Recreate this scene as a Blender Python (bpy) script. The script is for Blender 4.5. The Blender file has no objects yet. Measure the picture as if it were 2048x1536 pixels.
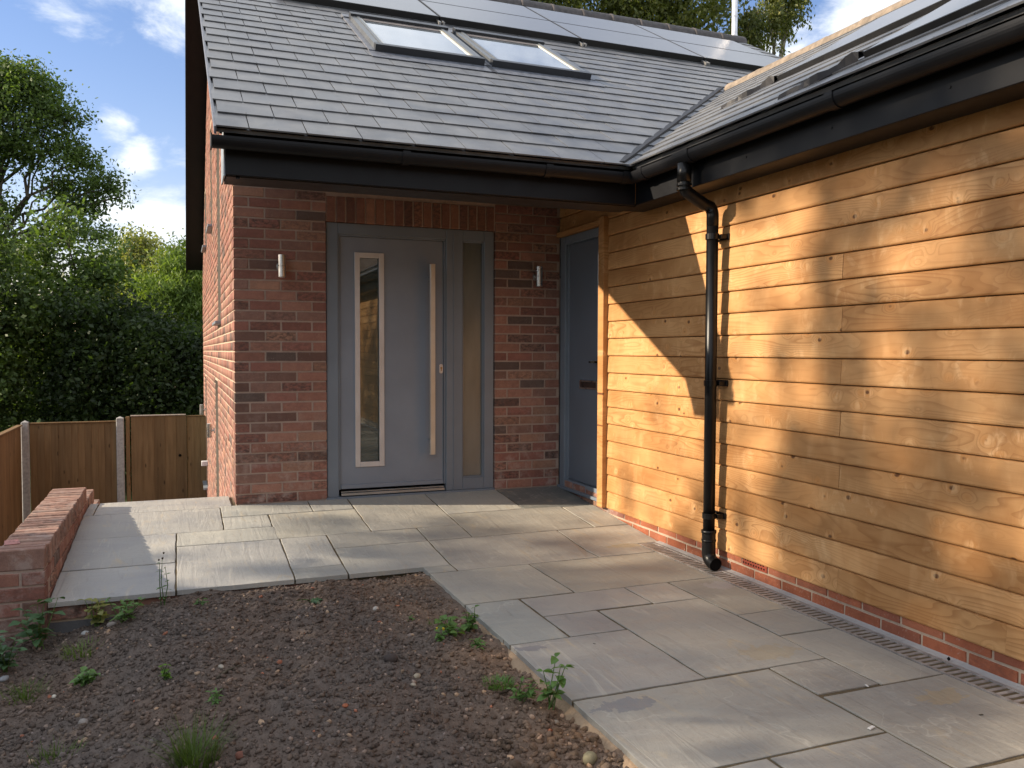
import bpy, math, random
import numpy as np
from mathutils import Vector, Matrix
from math import radians, sin, cos, pi, sqrt, atan

sc = bpy.context.scene
col = sc.collection
# ------------------------------------------------------------------ camera
F, YAW, PIT, ROL = 1678.9, .3753, .03858, .00291
CAM = Vector((-.35838, -6.42292, 1.13078))
fw = Vector((sin(YAW)*cos(PIT), cos(YAW)*cos(PIT), -sin(PIT)))
rt = Vector((cos(YAW), -sin(YAW), 0)); up = rt.cross(fw)
rt, up = rt*cos(ROL)+up*sin(ROL), up*cos(ROL)-rt*sin(ROL)
cd = bpy.data.cameras.new('camera'); cam = bpy.data.objects.new('camera', cd); col.objects.link(cam)
cam.matrix_world = Matrix(((rt.x, up.x, -fw.x, CAM.x), (rt.y, up.y, -fw.y, CAM.y), (rt.z, up.z, -fw.z, CAM.z), (0, 0, 0, 1)))
cd.sensor_width = 36; cd.lens = 36*F/2048; cd.clip_end = 3000; cd.clip_start = .05
sc.camera = cam
# ------------------------------------------------------------------ sun, sky, exposure
SUN = Vector((.8765, -.215, -.43)).normalized()       # direction the light travels
sd = bpy.data.lights.new('sun', 'SUN'); sd.energy = 4.1; sd.angle = radians(.55); sd.color = (1, .84, .64)
so = bpy.data.objects.new('sun', sd); col.objects.link(so)
so.rotation_euler = SUN.to_track_quat('-Z', 'Y').to_euler(); so.location = (-20, 5, 14)
SUN_EL = math.asin(-SUN.z); SUN_AZ = math.atan2(-SUN.x, -SUN.y)
sc.view_settings.view_transform = 'Standard'; sc.view_settings.look = 'None'
sc.view_settings.exposure = 1.12; sc.view_settings.gamma = 1; sc.view_settings.use_curve_mapping = False
W = bpy.data.worlds.new('World'); sc.world = W; W.use_nodes = True


class NT:
    def __init__(s, tree): s.t = tree; s.t.nodes.clear()
    def n(s, typ, props=None, **inp):
        nd = s.t.nodes.new(typ)
        for k, v in (props or {}).items(): setattr(nd, k, v)
        for k, v in inp.items():
            k2 = int(k[1:]) if k[0] == '_' and k[1:].isdigit() else k.replace('__', ' ')
            sk = nd.inputs[k2]
            if isinstance(v, bpy.types.NodeSocket): s.t.links.new(v, sk)
            elif isinstance(v, bpy.types.Node): s.t.links.new(v.outputs[0], sk)
            else: sk.default_value = v
        return nd
    def math(s, op, a, b=0.0, c=0.0, clamp=False):
        return s.n('ShaderNodeMath', {'operation': op, 'use_clamp': clamp}, _0=a, _1=b, _2=c).outputs[0]
    def vmath(s, op, a, b=(0, 0, 0)):
        nd = s.n('ShaderNodeVectorMath', {'operation': op}, _0=a, _1=b)
        return nd.outputs[1] if op in ('DOT_PRODUCT', 'LENGTH', 'DISTANCE') else nd.outputs[0]
    def mix(s, f, a, b, mode='MIX'):
        nd = s.t.nodes.new('ShaderNodeMix'); nd.data_type = 'RGBA'; nd.blend_type = mode
        for i, v in ((0, f), (6, a), (7, b)):
            sk = nd.inputs[i]
            if isinstance(v, bpy.types.NodeSocket): s.t.links.new(v, sk)
            else: sk.default_value = v if i == 0 or len(v) == 4 else (*v, 1)
        return nd.outputs[2]
    def noise(s, vec, scale, detail=4, rough=.5, dist=0):
        return s.n('ShaderNodeTexNoise', None, Vector=vec, Scale=scale, Detail=detail, Roughness=rough, Distortion=dist).outputs[0]
    def mr(s, v, a, b, c=0.0, d=1.0, smooth=False):
        nd = s.n('ShaderNodeMapRange', {'clamp': True, 'interpolation_type': 'SMOOTHSTEP' if smooth else 'LINEAR'})
        for i, x in enumerate((v, a, b, c, d)):
            if isinstance(x, bpy.types.NodeSocket): s.t.links.new(x, nd.inputs[i])
            else: nd.inputs[i].default_value = x
        return nd.outputs[0]
    def scalev(s, vec, sx, sy, sz, off=(0, 0, 0)):
        nd = s.n('ShaderNodeMapping', None, Vector=vec); nd.inputs['Scale'].default_value = (sx, sy, sz); nd.inputs['Location'].default_value = off
        return nd.outputs[0]


# world: Nishita sky with broken white cloud
g = NT(W.node_tree)
sky = g.n('ShaderNodeTexSky'); sky.sky_type = 'NISHITA'; sky.sun_disc = False
sky.sun_elevation = SUN_EL; sky.sun_rotation = SUN_AZ; sky.air_density = 1.15; sky.dust_density = .15; sky.ozone_density = 1.6
geo = g.n('ShaderNodeNewGeometry'); dirv = g.vmath('SCALE', geo.outputs['Incoming']); dirv.node.inputs['Scale'].default_value = -1
tc = g.n('ShaderNodeTexCoord'); dirv = tc.outputs['Generated']
sep = g.n('ShaderNodeSeparateXYZ', None, Vector=dirv)
zz = g.math('MAXIMUM', g.math('ADD', sep.outputs[2], .16), .03)
cv = g.n('ShaderNodeCombineXYZ', None, X=g.math('DIVIDE', sep.outputs[0], zz), Y=g.math('DIVIDE', sep.outputs[1], zz), Z=0.0).outputs[0]
n1 = g.noise(g.scalev(cv, 1.1, 1.0, 1, (3.1, 1.7, 0)), 1.5, 7, .58, .3)
n2 = g.noise(g.scalev(dirv, 1, 1, 1.9), 13.0, 6, .62, .25)
blobs = None
for (dx, dy, dz), rad, wt in (((-.085, .936, .350), .06, .62), ((.02, .93, .368), .085, .92), ((-.063, .970, .236), .026, .60), ((-.040, .979, .199), .032, .60), ((-.062, .987, .150), .045, .7),
                              ((-.01, .99, .115), .085, 1.0), ((.08, .98, .12), .14, .9), ((.665, .665, .335), .085, 1.0), ((.61, .74, .285), .085, .9), ((.60, .70, .39), .05, .45), ((.70, .60, .42), .16, .9)):
    v = Vector((dx, dy, dz)).normalized()
    ds = g.vmath('DISTANCE', dirv, tuple(v))
    m = g.mr(ds, rad*1.25, rad*.15, 0, wt, True)
    blobs = m if blobs is None else g.math('MAXIMUM', blobs, m)
offview = g.mr(g.vmath('DISTANCE', dirv, (.366, .85, .28)), .62, .85, 0, 1, True)
offview = g.math('MAXIMUM', offview, g.mr(sep.outputs[2], .37, .47, 0, 1, True))
gen = g.math('MULTIPLY', g.mr(n1, .28, .48, 0, 1, True), offview)  # cloud added outside the view, thickened to whiten roof reflections and fill
cl = g.mr(g.math('ADD', g.math('MULTIPLY', blobs, .55), g.math('MULTIPLY', n2, .9)), .60, .96, 0, 1, True)
cl = g.math('MULTIPLY', g.math('MAXIMUM', cl, gen), g.mr(sep.outputs[2], -.02, .06))
ctex = g.mix(g.mr(n2, .3, .7), (2.9, 3.2, 3.6), (4.0, 4.1, 4.2))
skc = g.n('ShaderNodeHueSaturation', None, Hue=.5, Saturation=1.22, Value=.55, Fac=1.0, Color=sky.outputs[0]).outputs[0]
skc = g.mix(1.0, skc, (1.28, 1.0, 1.08), 'MULTIPLY')
bg = g.n('ShaderNodeBackground', None, Color=g.mix(g.math('MULTIPLY', cl, .9), skc, ctex), Strength=.15)
g.n('ShaderNodeOutputWorld', None, Surface=bg.outputs[0])

# ------------------------------------------------------------------ helpers
rnd = random.Random(7)
WT = {}


def link(o, parent=None, M=None):
    col.objects.link(o)
    M = M or Matrix()
    if parent:
        o.parent = parent
        o.matrix_parent_inverse = Matrix.Translation(-WT.get(parent.name, Vector()))
    o.matrix_basis = M
    WT[o.name] = M.translation.copy()
    return o


def mesh(name, V, Fc, mat=None, smooth=False):
    me = bpy.data.meshes.new(name); me.from_pydata([tuple(v) for v in V], [], [tuple(f) for f in Fc])
    if mat: me.materials.append(mat)
    if smooth: me.shade_smooth()
    me.update(); return me


def ob(name, me, parent=None, loc=(0, 0, 0), rot=None, color=None, **props):
    o = bpy.data.objects.new(name, me)
    M = Matrix.Translation(Vector(loc))
    if rot is not None: M = M @ (rot.to_4x4() if len(rot) == 3 else rot)
    link(o, parent, M)
    if color: o.color = (*color, 1)
    for k, v in props.items(): o[k] = v
    return o


def thing(name, label, cat, loc=(0, 0, 0), group=None):
    o = bpy.data.objects.new(name, None); o.empty_display_size = .2
    link(o, None, Matrix.Translation(Vector(loc))); o['label'] = label; o['category'] = cat
    if group: o['group'] = group
    return o


def tag(o, label, cat, group=None):
    o['label'] = label; o['category'] = cat
    if group: o['group'] = group
    return o


class MB:
    """collects faces for one mesh"""
    def __init__(s): s.V = []; s.F = []
    def add(s, V, Fc):
        b = len(s.V); s.V += [tuple(v) for v in V]; s.F += [tuple(i+b for i in f) for f in Fc]
    def box(s, x0, x1, y0, y1, z0, z1):
        s.add([(x0, y0, z0), (x1, y0, z0), (x1, y1, z0), (x0, y1, z0), (x0, y0, z1), (x1, y0, z1), (x1, y1, z1), (x0, y1, z1)],
              [(3, 2, 1, 0), (4, 5, 6, 7), (0, 1, 5, 4), (1, 2, 6, 5), (2, 3, 7, 6), (3, 0, 4, 7)])
    def bbox(s, x0, x1, y0, y1, z0, z1, b=.003):
        """box with chamfered edges"""
        xs, ys, zs = (x0, x1), (y0, y1), (z0, z1)
        V = []; idx = {}
        for i in (0, 1):
            for j in (0, 1):
                for k in (0, 1):
                    sx, sy, sz = (b if i == 0 else -b), (b if j == 0 else -b), (b if k == 0 else -b)
                    for a, p in enumerate(((xs[i], ys[j]+sy, zs[k]+sz), (xs[i]+sx, ys[j], zs[k]+sz), (xs[i]+sx, ys[j]+sy, zs[k]))):
                        idx[i, j, k, a] = len(V); V.append(p)
        Fc = []
        g_ = lambda i, j, k, a: idx[i, j, k, a]
        for i in (0, 1):
            q = [g_(i, 0, 0, 0), g_(i, 1, 0, 0), g_(i, 1, 1, 0), g_(i, 0, 1, 0)]; Fc.append(q if i else q[::-1])
            q = [g_(0, i, 0, 1), g_(0, i, 1, 1), g_(1, i, 1, 1), g_(1, i, 0, 1)]; Fc.append(q if i else q[::-1])
            q = [g_(0, 0, i, 2), g_(1, 0, i, 2), g_(1, 1, i, 2), g_(0, 1, i, 2)]; Fc.append(q if i else q[::-1])
        for u in (0, 1):
            for v in (0, 1):
                fl = (u == v)
                q = [g_(0, u, v, 1), g_(1, u, v, 1), g_(1, u, v, 2), g_(0, u, v, 2)]; Fc.append(q if fl else q[::-1])
                q = [g_(u, 0, v, 0), g_(u, 1, v, 0), g_(u, 1, v, 2), g_(u, 0, v, 2)]; Fc.append(q if not fl else q[::-1])
                q = [g_(u, v, 0, 0), g_(u, v, 1, 0), g_(u, v, 1, 1), g_(u, v, 0, 1)]; Fc.append(q if fl else q[::-1])
        for i in (0, 1):
            for j in (0, 1):
                for k in (0, 1):
                    q = [g_(i, j, k, 0), g_(i, j, k, 1), g_(i, j, k, 2)]; Fc.append(q if (i+j+k) % 2 else q[::-1])
        s.add(V, Fc)
    def tube(s, pts, rad, seg=12, caps=True):
        pts = [Vector(p) for p in pts]; n = len(pts); rr = rad if isinstance(rad, (list, tuple)) else [rad]*n
        ref = None; rings = []
        for i, p in enumerate(pts):
            d = (pts[min(i+1, n-1)]-pts[max(i-1, 0)]).normalized()
            if ref is None: ref = d.orthogonal().normalized()
            ref = (ref-d*ref.dot(d)).normalized(); b2 = d.cross(ref)
            rings.append([p+(ref*cos(2*pi*k/seg)+b2*sin(2*pi*k/seg))*rr[i] for k in range(seg)])
        V = [v for r_ in rings for v in r_]
        Fc = [(i*seg+k, i*seg+(k+1) % seg, (i+1)*seg+(k+1) % seg, (i+1)*seg+k) for i in range(n-1) for k in range(seg)]
        if caps: Fc += [tuple(range(seg))[::-1], tuple(range((n-1)*seg, n*seg))]
        s.add(V, Fc)
    def profile(s, prof, p0, p1, axis, caps=True):
        """extrude closed 2-D profile; axis 'x': prof=(y,z) ; 'y': prof=(x,z)"""
        n = len(prof); V = []
        for t in (p0, p1):
            for a, b in prof: V.append((t, a, b) if axis == 'x' else (a, t, b))
        Fc = [(i, (i+1) % n, n+(i+1) % n, n+i) for i in range(n)]
        if caps: Fc += [tuple(range(n))[::-1], tuple(range(n, 2*n))]
        s.add(V, Fc)
    def mesh(s, name, mat=None, smooth=False): return mesh(name, s.V, s.F, mat, smooth)


def boxo(name, dims, mat, parent, bev=.002, **k):
    m = MB(); (m.bbox if bev else m.box)(*dims, *((bev,) if bev else ()))
    return ob(name, m.mesh(name, mat), parent, **k)


# ------------------------------------------------------------------ materials
def mat(name):
    m = bpy.data.materials.new(name); m.use_nodes = True; g = NT(m.node_tree)
    return m, g


def finish(g, colr, rough=.6, bump=None, bstr=.3, bdist=.002, spec=.5, metal=0.0, **kw):
    p = g.n('ShaderNodeBsdfPrincipled')
    def st(k, v):
        if isinstance(v, bpy.types.NodeSocket): g.t.links.new(v, p.inputs[k])
        else: p.inputs[k].default_value = (*v, 1) if k == 'Base Color' and len(v) == 3 else v
    st('Base Color', colr); st('Roughness', rough); st('Metallic', metal); st('Specular IOR Level', spec)
    for k, v in kw.items(): st(k.replace('__', ' '), v)
    if bump is not None:
        b = g.n('ShaderNodeBump', None, Strength=bstr, Distance=bdist, Height=bump); g.t.links.new(b.outputs[0], p.inputs['Normal'])
    g.n('ShaderNodeOutputMaterial', None, Surface=p.outputs[0])
    return p


def gpos(g): return g.n('ShaderNodeNewGeometry').outputs['Position']
def ocol(g): return g.n('ShaderNodeObjectInfo').outputs['Color']
def ornd(g): return g.n('ShaderNodeObjectInfo').outputs['Random']
def acol(g): return g.n('ShaderNodeAttribute', {'attribute_name': 'Col'}).outputs['Color']


def brick_mat(name, src, smudge=.7):
    m, g = mat(name); P = gpos(g); c = ocol(g) if src == 'obj' else acol(g)
    n1 = g.noise(P, 16, 5, .65); n2 = g.noise(P, 75, 5, .7); n3 = g.noise(P, 6, 3, .5); n4 = g.noise(P, 420, 3, .7)
    c1 = g.mix(g.mr(n1, .35, .75), g.mix(1.0, c, (.72, .70, .72), 'MULTIPLY'), c)
    n5 = g.noise(g.scalev(P, 1, 1, 1.8), 30, 4, .65); amt = g.mr(ornd(g) if src == 'obj' else g.noise(P, 4.2, 2), .50, .86, .12, 1.0)
    c1 = g.mix(g.math('MULTIPLY', g.math('MULTIPLY', g.mr(n5, .42, .60, 0, smudge+.15), amt), 1.0), c1, (.070, .052, .048))
    c1 = g.mix(g.mr(n2, .55, .72, 0, smudge*.5), c1, (.075, .055, .048))
    c1 = g.mix(g.math('MULTIPLY', g.mr(n2, .42, .30, 0, .5), g.mr(n3, .42, .56)), c1, (.52, .45, .39))
    c1 = g.mix(g.mr(n4, .3, .75, 0, .3), c1, (.10, .05, .035))
    zs = g.n('ShaderNodeSeparateXYZ', None, Vector=P).outputs[2]; ef = g.noise(P, 9, 5, .7)
    if smudge > .3: c1 = g.mix(g.math('MULTIPLY', g.mr(ef, .50, .66, 0, .42), g.mr(zs, .95, .05)), c1, (.50, .43, .39))
    h = g.math('ADD', g.math('MULTIPLY', n1, .5), g.math('ADD', g.math('MULTIPLY', n2, .5), g.math('MULTIPLY', n4, .18)))
    finish(g, c1, .88, h, .75, .007, .25)
    return m


M_brick = brick_mat('brick_multi_stock', 'obj'); M_brickA = brick_mat('brick_multi_stock_joined', 'attr')
M_brickP = brick_mat('brick_smooth_red', 'obj', .12)


def mortar(name, c0, c1, sc_=60):
    m, g = mat(name); P = gpos(g); n = g.noise(P, sc_, 5, .7); n2 = g.noise(P, 4, 3)
    finish(g, g.mix(g.mr(n2, .3, .7), g.mix(g.mr(n, .3, .7), c0, c1), c1), .95, n, .8, .006, .1); return m


M_mortar = mortar('mortar_brown', (.27, .20, .165), (.42, .325, .275))
M_mortarL = mortar('mortar_pale', (.36, .27, .20), (.50, .40, .31))
M_bed = mortar('paving_joint_mortar', (.075, .058, .036), (.15, .118, .076), 90)
M_haunch = mortar('sandy_haunch_mortar', (.24, .16, .10), (.42, .30, .20), 70)
M_conc = mortar('concrete', (.30, .29, .28), (.42, .41, .40), 45)
M_foot = mortar('grey_footing', (.08, .08, .085), (.16, .16, .17), 30)


def slate_mat():
    m, g = mat('slate'); P = gpos(g); r_ = ornd(g)
    n = g.noise(P, 5, 4, .6); n2 = g.noise(P, 160, 3, .6)
    b = g.mix(r_, (.066, .069, .079), (.094, .098, .109))
    b = g.mix(g.mr(n, .35, .7), b, g.mix(.5, b, (.25, .25, .25)))
    st_ = g.noise(g.scalev(P, 7, .6, .6), 1.0, 4, .6); b = g.mix(g.mr(st_, .52, .72, 0, .16), b, (.19, .19, .185)); n = g.math('MULTIPLY', g.math('ADD', n, st_), .5)
    finish(g, b, g.mr(n, .35, .65, .33, .46), n2, .2, .001, .5); return m


M_slate = slate_mat()


def plain(name, c, rough=.5, spec=.5, metal=0., var=.12, sc_=8, bs=.15, bd=.001, **kw):
    m, g = mat(name); P = gpos(g); n = g.noise(P, sc_, 5, .6); n2 = g.noise(P, sc_*14, 3, .6)
    d = tuple(x*(1-var*2.2) for x in c); e = tuple(min(1, x*(1+var)) for x in c)
    rr = g.mr(n, .3, .7, rough*.88, min(1, rough*1.15))
    finish(g, g.mix(g.mr(n, .3, .72), d, e), rr, n2, bs, bd, spec, metal, **kw); return m


M_black = plain('black_upvc', (.006, .0065, .0085), .48, .25, var=.1, bs=.05)
M_blackpipe = plain('black_gloss_pipe', (.005, .005, .0055), .33, .3, var=.1, bs=.04)
M_soffit = plain('dark_brown_soffit', (.016, .012, .010), .5, .4)
M_frame = plain('blue_grey_door_frame', (.170, .205, .250), .42, .5, var=.05, sc_=3, bs=.06)
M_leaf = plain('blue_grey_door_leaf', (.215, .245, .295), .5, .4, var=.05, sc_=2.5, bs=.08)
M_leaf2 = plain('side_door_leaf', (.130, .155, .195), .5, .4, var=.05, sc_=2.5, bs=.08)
M_steel = plain('brushed_steel', (.62, .60, .58), .28, .5, 1., var=.05, sc_=10, bs=.05)
M_trimsil = plain('pale_metal_trim', (.62, .60, .60), .35, .5, .35, var=.05)
M_alu = plain('aluminium', (.5, .5, .5), .35, .5, .9, var=.05)
M_velux = plain('grey_rooflight_metal', (.16, .17, .18), .38, .5, .5, var=.06)
M_veluxd = plain('dark_rooflight_metal', (.04, .043, .05), .4, .5, .3, var=.06)
M_veluxw = plain('pale_rooflight_lining', (.75, .72, .62), .5, .4, 0, var=.05)
M_leadd = plain('dark_valley_trim', (.012, .012, .016), .5, .3)
M_lead = plain('lead_flashing', (.16, .17, .20), .45, .5, .2, var=.2, sc_=20)
M_endcap = plain('sheen_grey_box_end', (.30, .34, .38), .4, .4, 0, var=.15, sc_=12)  # mid-grey puts the sun and sky sheen of dark plastic into the colour
M_pvframe = plain('black_panel_frame', (.012, .012, .013), .4, .5)
M_white = plain('white_plastic', (.75, .76, .78), .4, .4)
M_winframe = plain('grey_window_frame', (.22, .25, .29), .4, .5)
M_ridge = plain('grey_ridge_tile', (.10, .09, .09), .7, .3, var=.25, sc_=14, bs=.4, bd=.003)
M_ridget = plain('tan_ridge_tile', (.25, .20, .155), .75, .3, var=.2, sc_=14, bs=.4, bd=.003)
M_drain = plain('galvanised_grate', (.42, .40, .385), .45, .5, .3, var=.2, sc_=25)
M_void = plain('dark_void', (.006, .006, .006), .9, .1)
M_flap = plain('brown_grey_flap', (.19, .165, .155), .45, .4)
M_room = plain('dim_room', (.09, .09, .085), .9, .1)
M_stone = plain('pale_pebble', (.38, .34, .29), .8, .3, var=.25, sc_=40, bs=.4, bd=.003)
M_paper = plain('red_wrapper', (.48, .20, .17), .5, .3, var=.3, sc_=60)
M_chalk = plain('white_debris', (.72, .70, .66), .8, .2, var=.1)


def glass_mat(name, c, rough=.02, reeded=False, tint=.0, frost=.1, fc=(.22, .24, .20)):
    m, g = mat(name)
    gl = g.n('ShaderNodeBsdfGlossy', None, Color=(.9, .95, 1, 1), Roughness=rough)
    tr = g.n('ShaderNodeBsdfTransparent', None, Color=(*c, 1))
    fr = g.n('ShaderNodeFresnel', None, IOR=1.6)
    if reeded:
        P = gpos(g); sp = g.n('ShaderNodeSeparateXYZ', None, Vector=P)
        w = g.math('SINE', g.math('MULTIPLY', sp.outputs[0], 520.0))
        b = g.n('ShaderNodeBump', None, Strength=.18, Distance=.002, Height=w)
        g.t.links.new(b.outputs[0], gl.inputs['Normal']); g.t.links.new(b.outputs[0], fr.inputs['Normal'])
    f2 = g.mr(fr.outputs[0], 0, 1, .06+tint, 1)
    P2 = gpos(g); df = g.n('ShaderNodeBsdfDiffuse', None, Color=g.mix(g.mr(g.noise(g.scalev(P2, 6, 1, 1.3), 1.5, 3), .35, .65), tuple(q*.75 for q in fc), fc))
    bs_ = g.n('ShaderNodeMixShader', None, _0=frost, _1=tr.outputs[0], _2=df.outputs[0])
    mx = g.n('ShaderNodeMixShader', None, _0=f2, _1=bs_.outputs[0], _2=gl.outputs[0])
    g.n('ShaderNodeOutputMaterial', None, Surface=mx.outputs[0]); return m


M_glass = glass_mat('clear_glass', (.62, .66, .62), .015, False, -.02, .22, (.24, .26, .21))
M_glassR = glass_mat('frosted_glass', (.42, .44, .40), .20, True, -.03, .72, (.17, .19, .185))


def pv_mat():
    m, g = mat('solar_glass'); P = gpos(g); n = g.noise(P, 2, 3)
    finish(g, g.mix(g.mr(n, .3, .7), (.055, .055, .064), (.065, .065, .074)), .36, None, spec=.8, Coat__Weight=.6, Coat__Roughness=.22); return m


M_pv = pv_mat()


def rg_mat():
    m, g = mat('rooflight_glass'); P = gpos(g); n = g.noise(P, 3, 3)
    finish(g, g.mix(g.mr(n, .3, .7), (.16, .19, .22), (.24, .27, .30)), .04, None, spec=.95, Coat__Weight=.8, Coat__Roughness=.03); return m


M_rg = rg_mat()


def wood_mat():
    m, g = mat('golden_softwood_cladding')
    t = g.n('ShaderNodeTexCoord').outputs['Object']; r_ = ornd(g)
    off = g.n('ShaderNodeCombineXYZ', None, X=g.math('MULTIPLY', r_, 91.), Y=0.0, Z=g.math('MULTIPLY', r_, 37.)).outputs[0]
    v = g.vmath('ADD', t, off)                                  # x along the board, z across
    low = g.noise(g.scalev(v, .75, 1, 5.0), 1.0, 2, .45)
    sp = g.n('ShaderNodeSeparateXYZ', None, Vector=v)
    vor = g.n('ShaderNodeTexVoronoi', {'feature': 'F1'}, Vector=g.scalev(v, 6.6, 0.0, 9.4), Scale=1.0, Randomness=1.0)
    kd = vor.outputs['Distance']
    kn = g.mr(kd, .0, .42, 1, 0, True)
    rings = g.math('ADD', g.math('MULTIPLY', low, 22.), g.math('ADD', g.math('MULTIPLY', sp.outputs[2], 26.), g.math('MULTIPLY', kn, 3.2)))
    fr = g.math('FRACT', rings); late = g.math('MULTIPLY', g.mr(fr, .50, .93), g.mr(fr, 1.0, .93))
    fine = g.noise(g.scalev(v, 5, 1, 330), 1.0, 3, .6); mott = g.noise(g.scalev(v, 2.2, 1, 5), 1.0, 3, .55); chat = g.noise(g.scalev(v, 11, 1, 7), 1.0, 4, .6, 1.3)
    fig = g.noise(g.scalev(v, 9, 1, 4), 1.0, 2, .5)
    cgate = g.mr(g.noise(g.scalev(v, 1.4, 1, 2), 1.0, 2), .45, .62)
    band = g.mr(g.noise(g.scalev(v, .9, 1, 3), 1.0, 2), .4, .62, .18, 1)
    c = g.mix(g.mr(mott, .32, .68), (.44, .215, .076), (.64, .36, .152))
    c = g.mix(g.mr(fig, .54, .70, 0, .42), c, (.72, .43, .20))
    c = g.mix(g.math('MULTIPLY', g.mr(chat, .54, .70, 0, .55), cgate), c, (.80, .52, .27))
    c = g.mix(g.math('MULTIPLY', g.mr(chat, .40, .33, 0, .35), cgate), c, (.38, .17, .06))
    c = g.mix(g.math('MULTIPLY', g.math('MULTIPLY', late, .55), band), c, (.27, .10, .026))
    c = g.mix(g.mr(fine, .35, .75, 0, .22), c, (.36, .17, .055))
    halo = g.mr(kd, .11, .30, 1, 0, True); gate = g.mr(g.noise(g.scalev(v, 2.0, 1, 3), 1.0, 1), .34, .42)
    c = g.mix(g.math('MULTIPLY', g.math('MULTIPLY', halo, .55), gate), c, (.58, .27, .085))
    core = g.mr(kd, .065, .125, 1, 0, True)
    c = g.mix(g.math('MULTIPLY', g.math('MULTIPLY', core, .92), gate), c, (.11, .043, .018))
    flk = g.mr(kd, .10, .34, 1, 0, True); fn = g.noise(g.scalev(v, 22, 1, 6), 1.0, 3, .6, 1.0)
    c = g.mix(g.math('MULTIPLY', g.math('MULTIPLY', flk, g.mr(fn, .50, .60, 0, .55)), gate), c, (.80, .52, .27))
    tint = g.mix(r_, (.80, .755, .70), (1.06, 1.06, 1.08))
    c = g.mix(1.0, c, tint, 'MULTIPLY')
    h = g.math('ADD', g.math('MULTIPLY', fine, .6), g.math('MULTIPLY', late, .5))
    finish(g, c, .58, h, .3, .0012, .3); return m


M_wood = wood_mat()


def fence_mat(name, a, b, cdark):
    m, g = mat(name); t = g.n('ShaderNodeTexCoord').outputs['Object']; r_ = ornd(g)
    off = g.n('ShaderNodeCombineXYZ', None, X=g.math('MULTIPLY', r_, 51.), Y=0.0, Z=g.math('MULTIPLY', r_, 17.)).outputs[0]
    v = g.vmath('ADD', t, off)
    n = g.noise(g.scalev(v, 26, 26, 1.6), 1.0, 4, .6); n2 = g.noise(g.scalev(v, 5, 5, 1.2), 1., 3)
    kd = g.n('ShaderNodeTexVoronoi', {'feature': 'F1'}, Vector=g.scalev(v, 9, 9, 3.0), Scale=1.0).outputs['Distance']
    c = g.mix(g.mr(n2, .3, .7), a, b); c = g.mix(g.mr(n, .45, .75, 0, .5), c, cdark)
    c = g.mix(g.mr(kd, .05, .14, .8, 0), c, tuple(x*.4 for x in cdark))
    c = g.mix(1.0, c, g.mix(r_, (.8, .8, .8), (1.12, 1.1, 1.06)), 'MULTIPLY')
    finish(g, c, .8, n, .4, .002, .2); return m


M_fence = fence_mat('brown_fence_board', (.17, .105, .05), (.24, .155, .078), (.075, .045, .022))
M_post = plain('concrete_post', (.40, .395, .38), .9, .2, var=.15, sc_=25, bs=.5, bd=.003)


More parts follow.
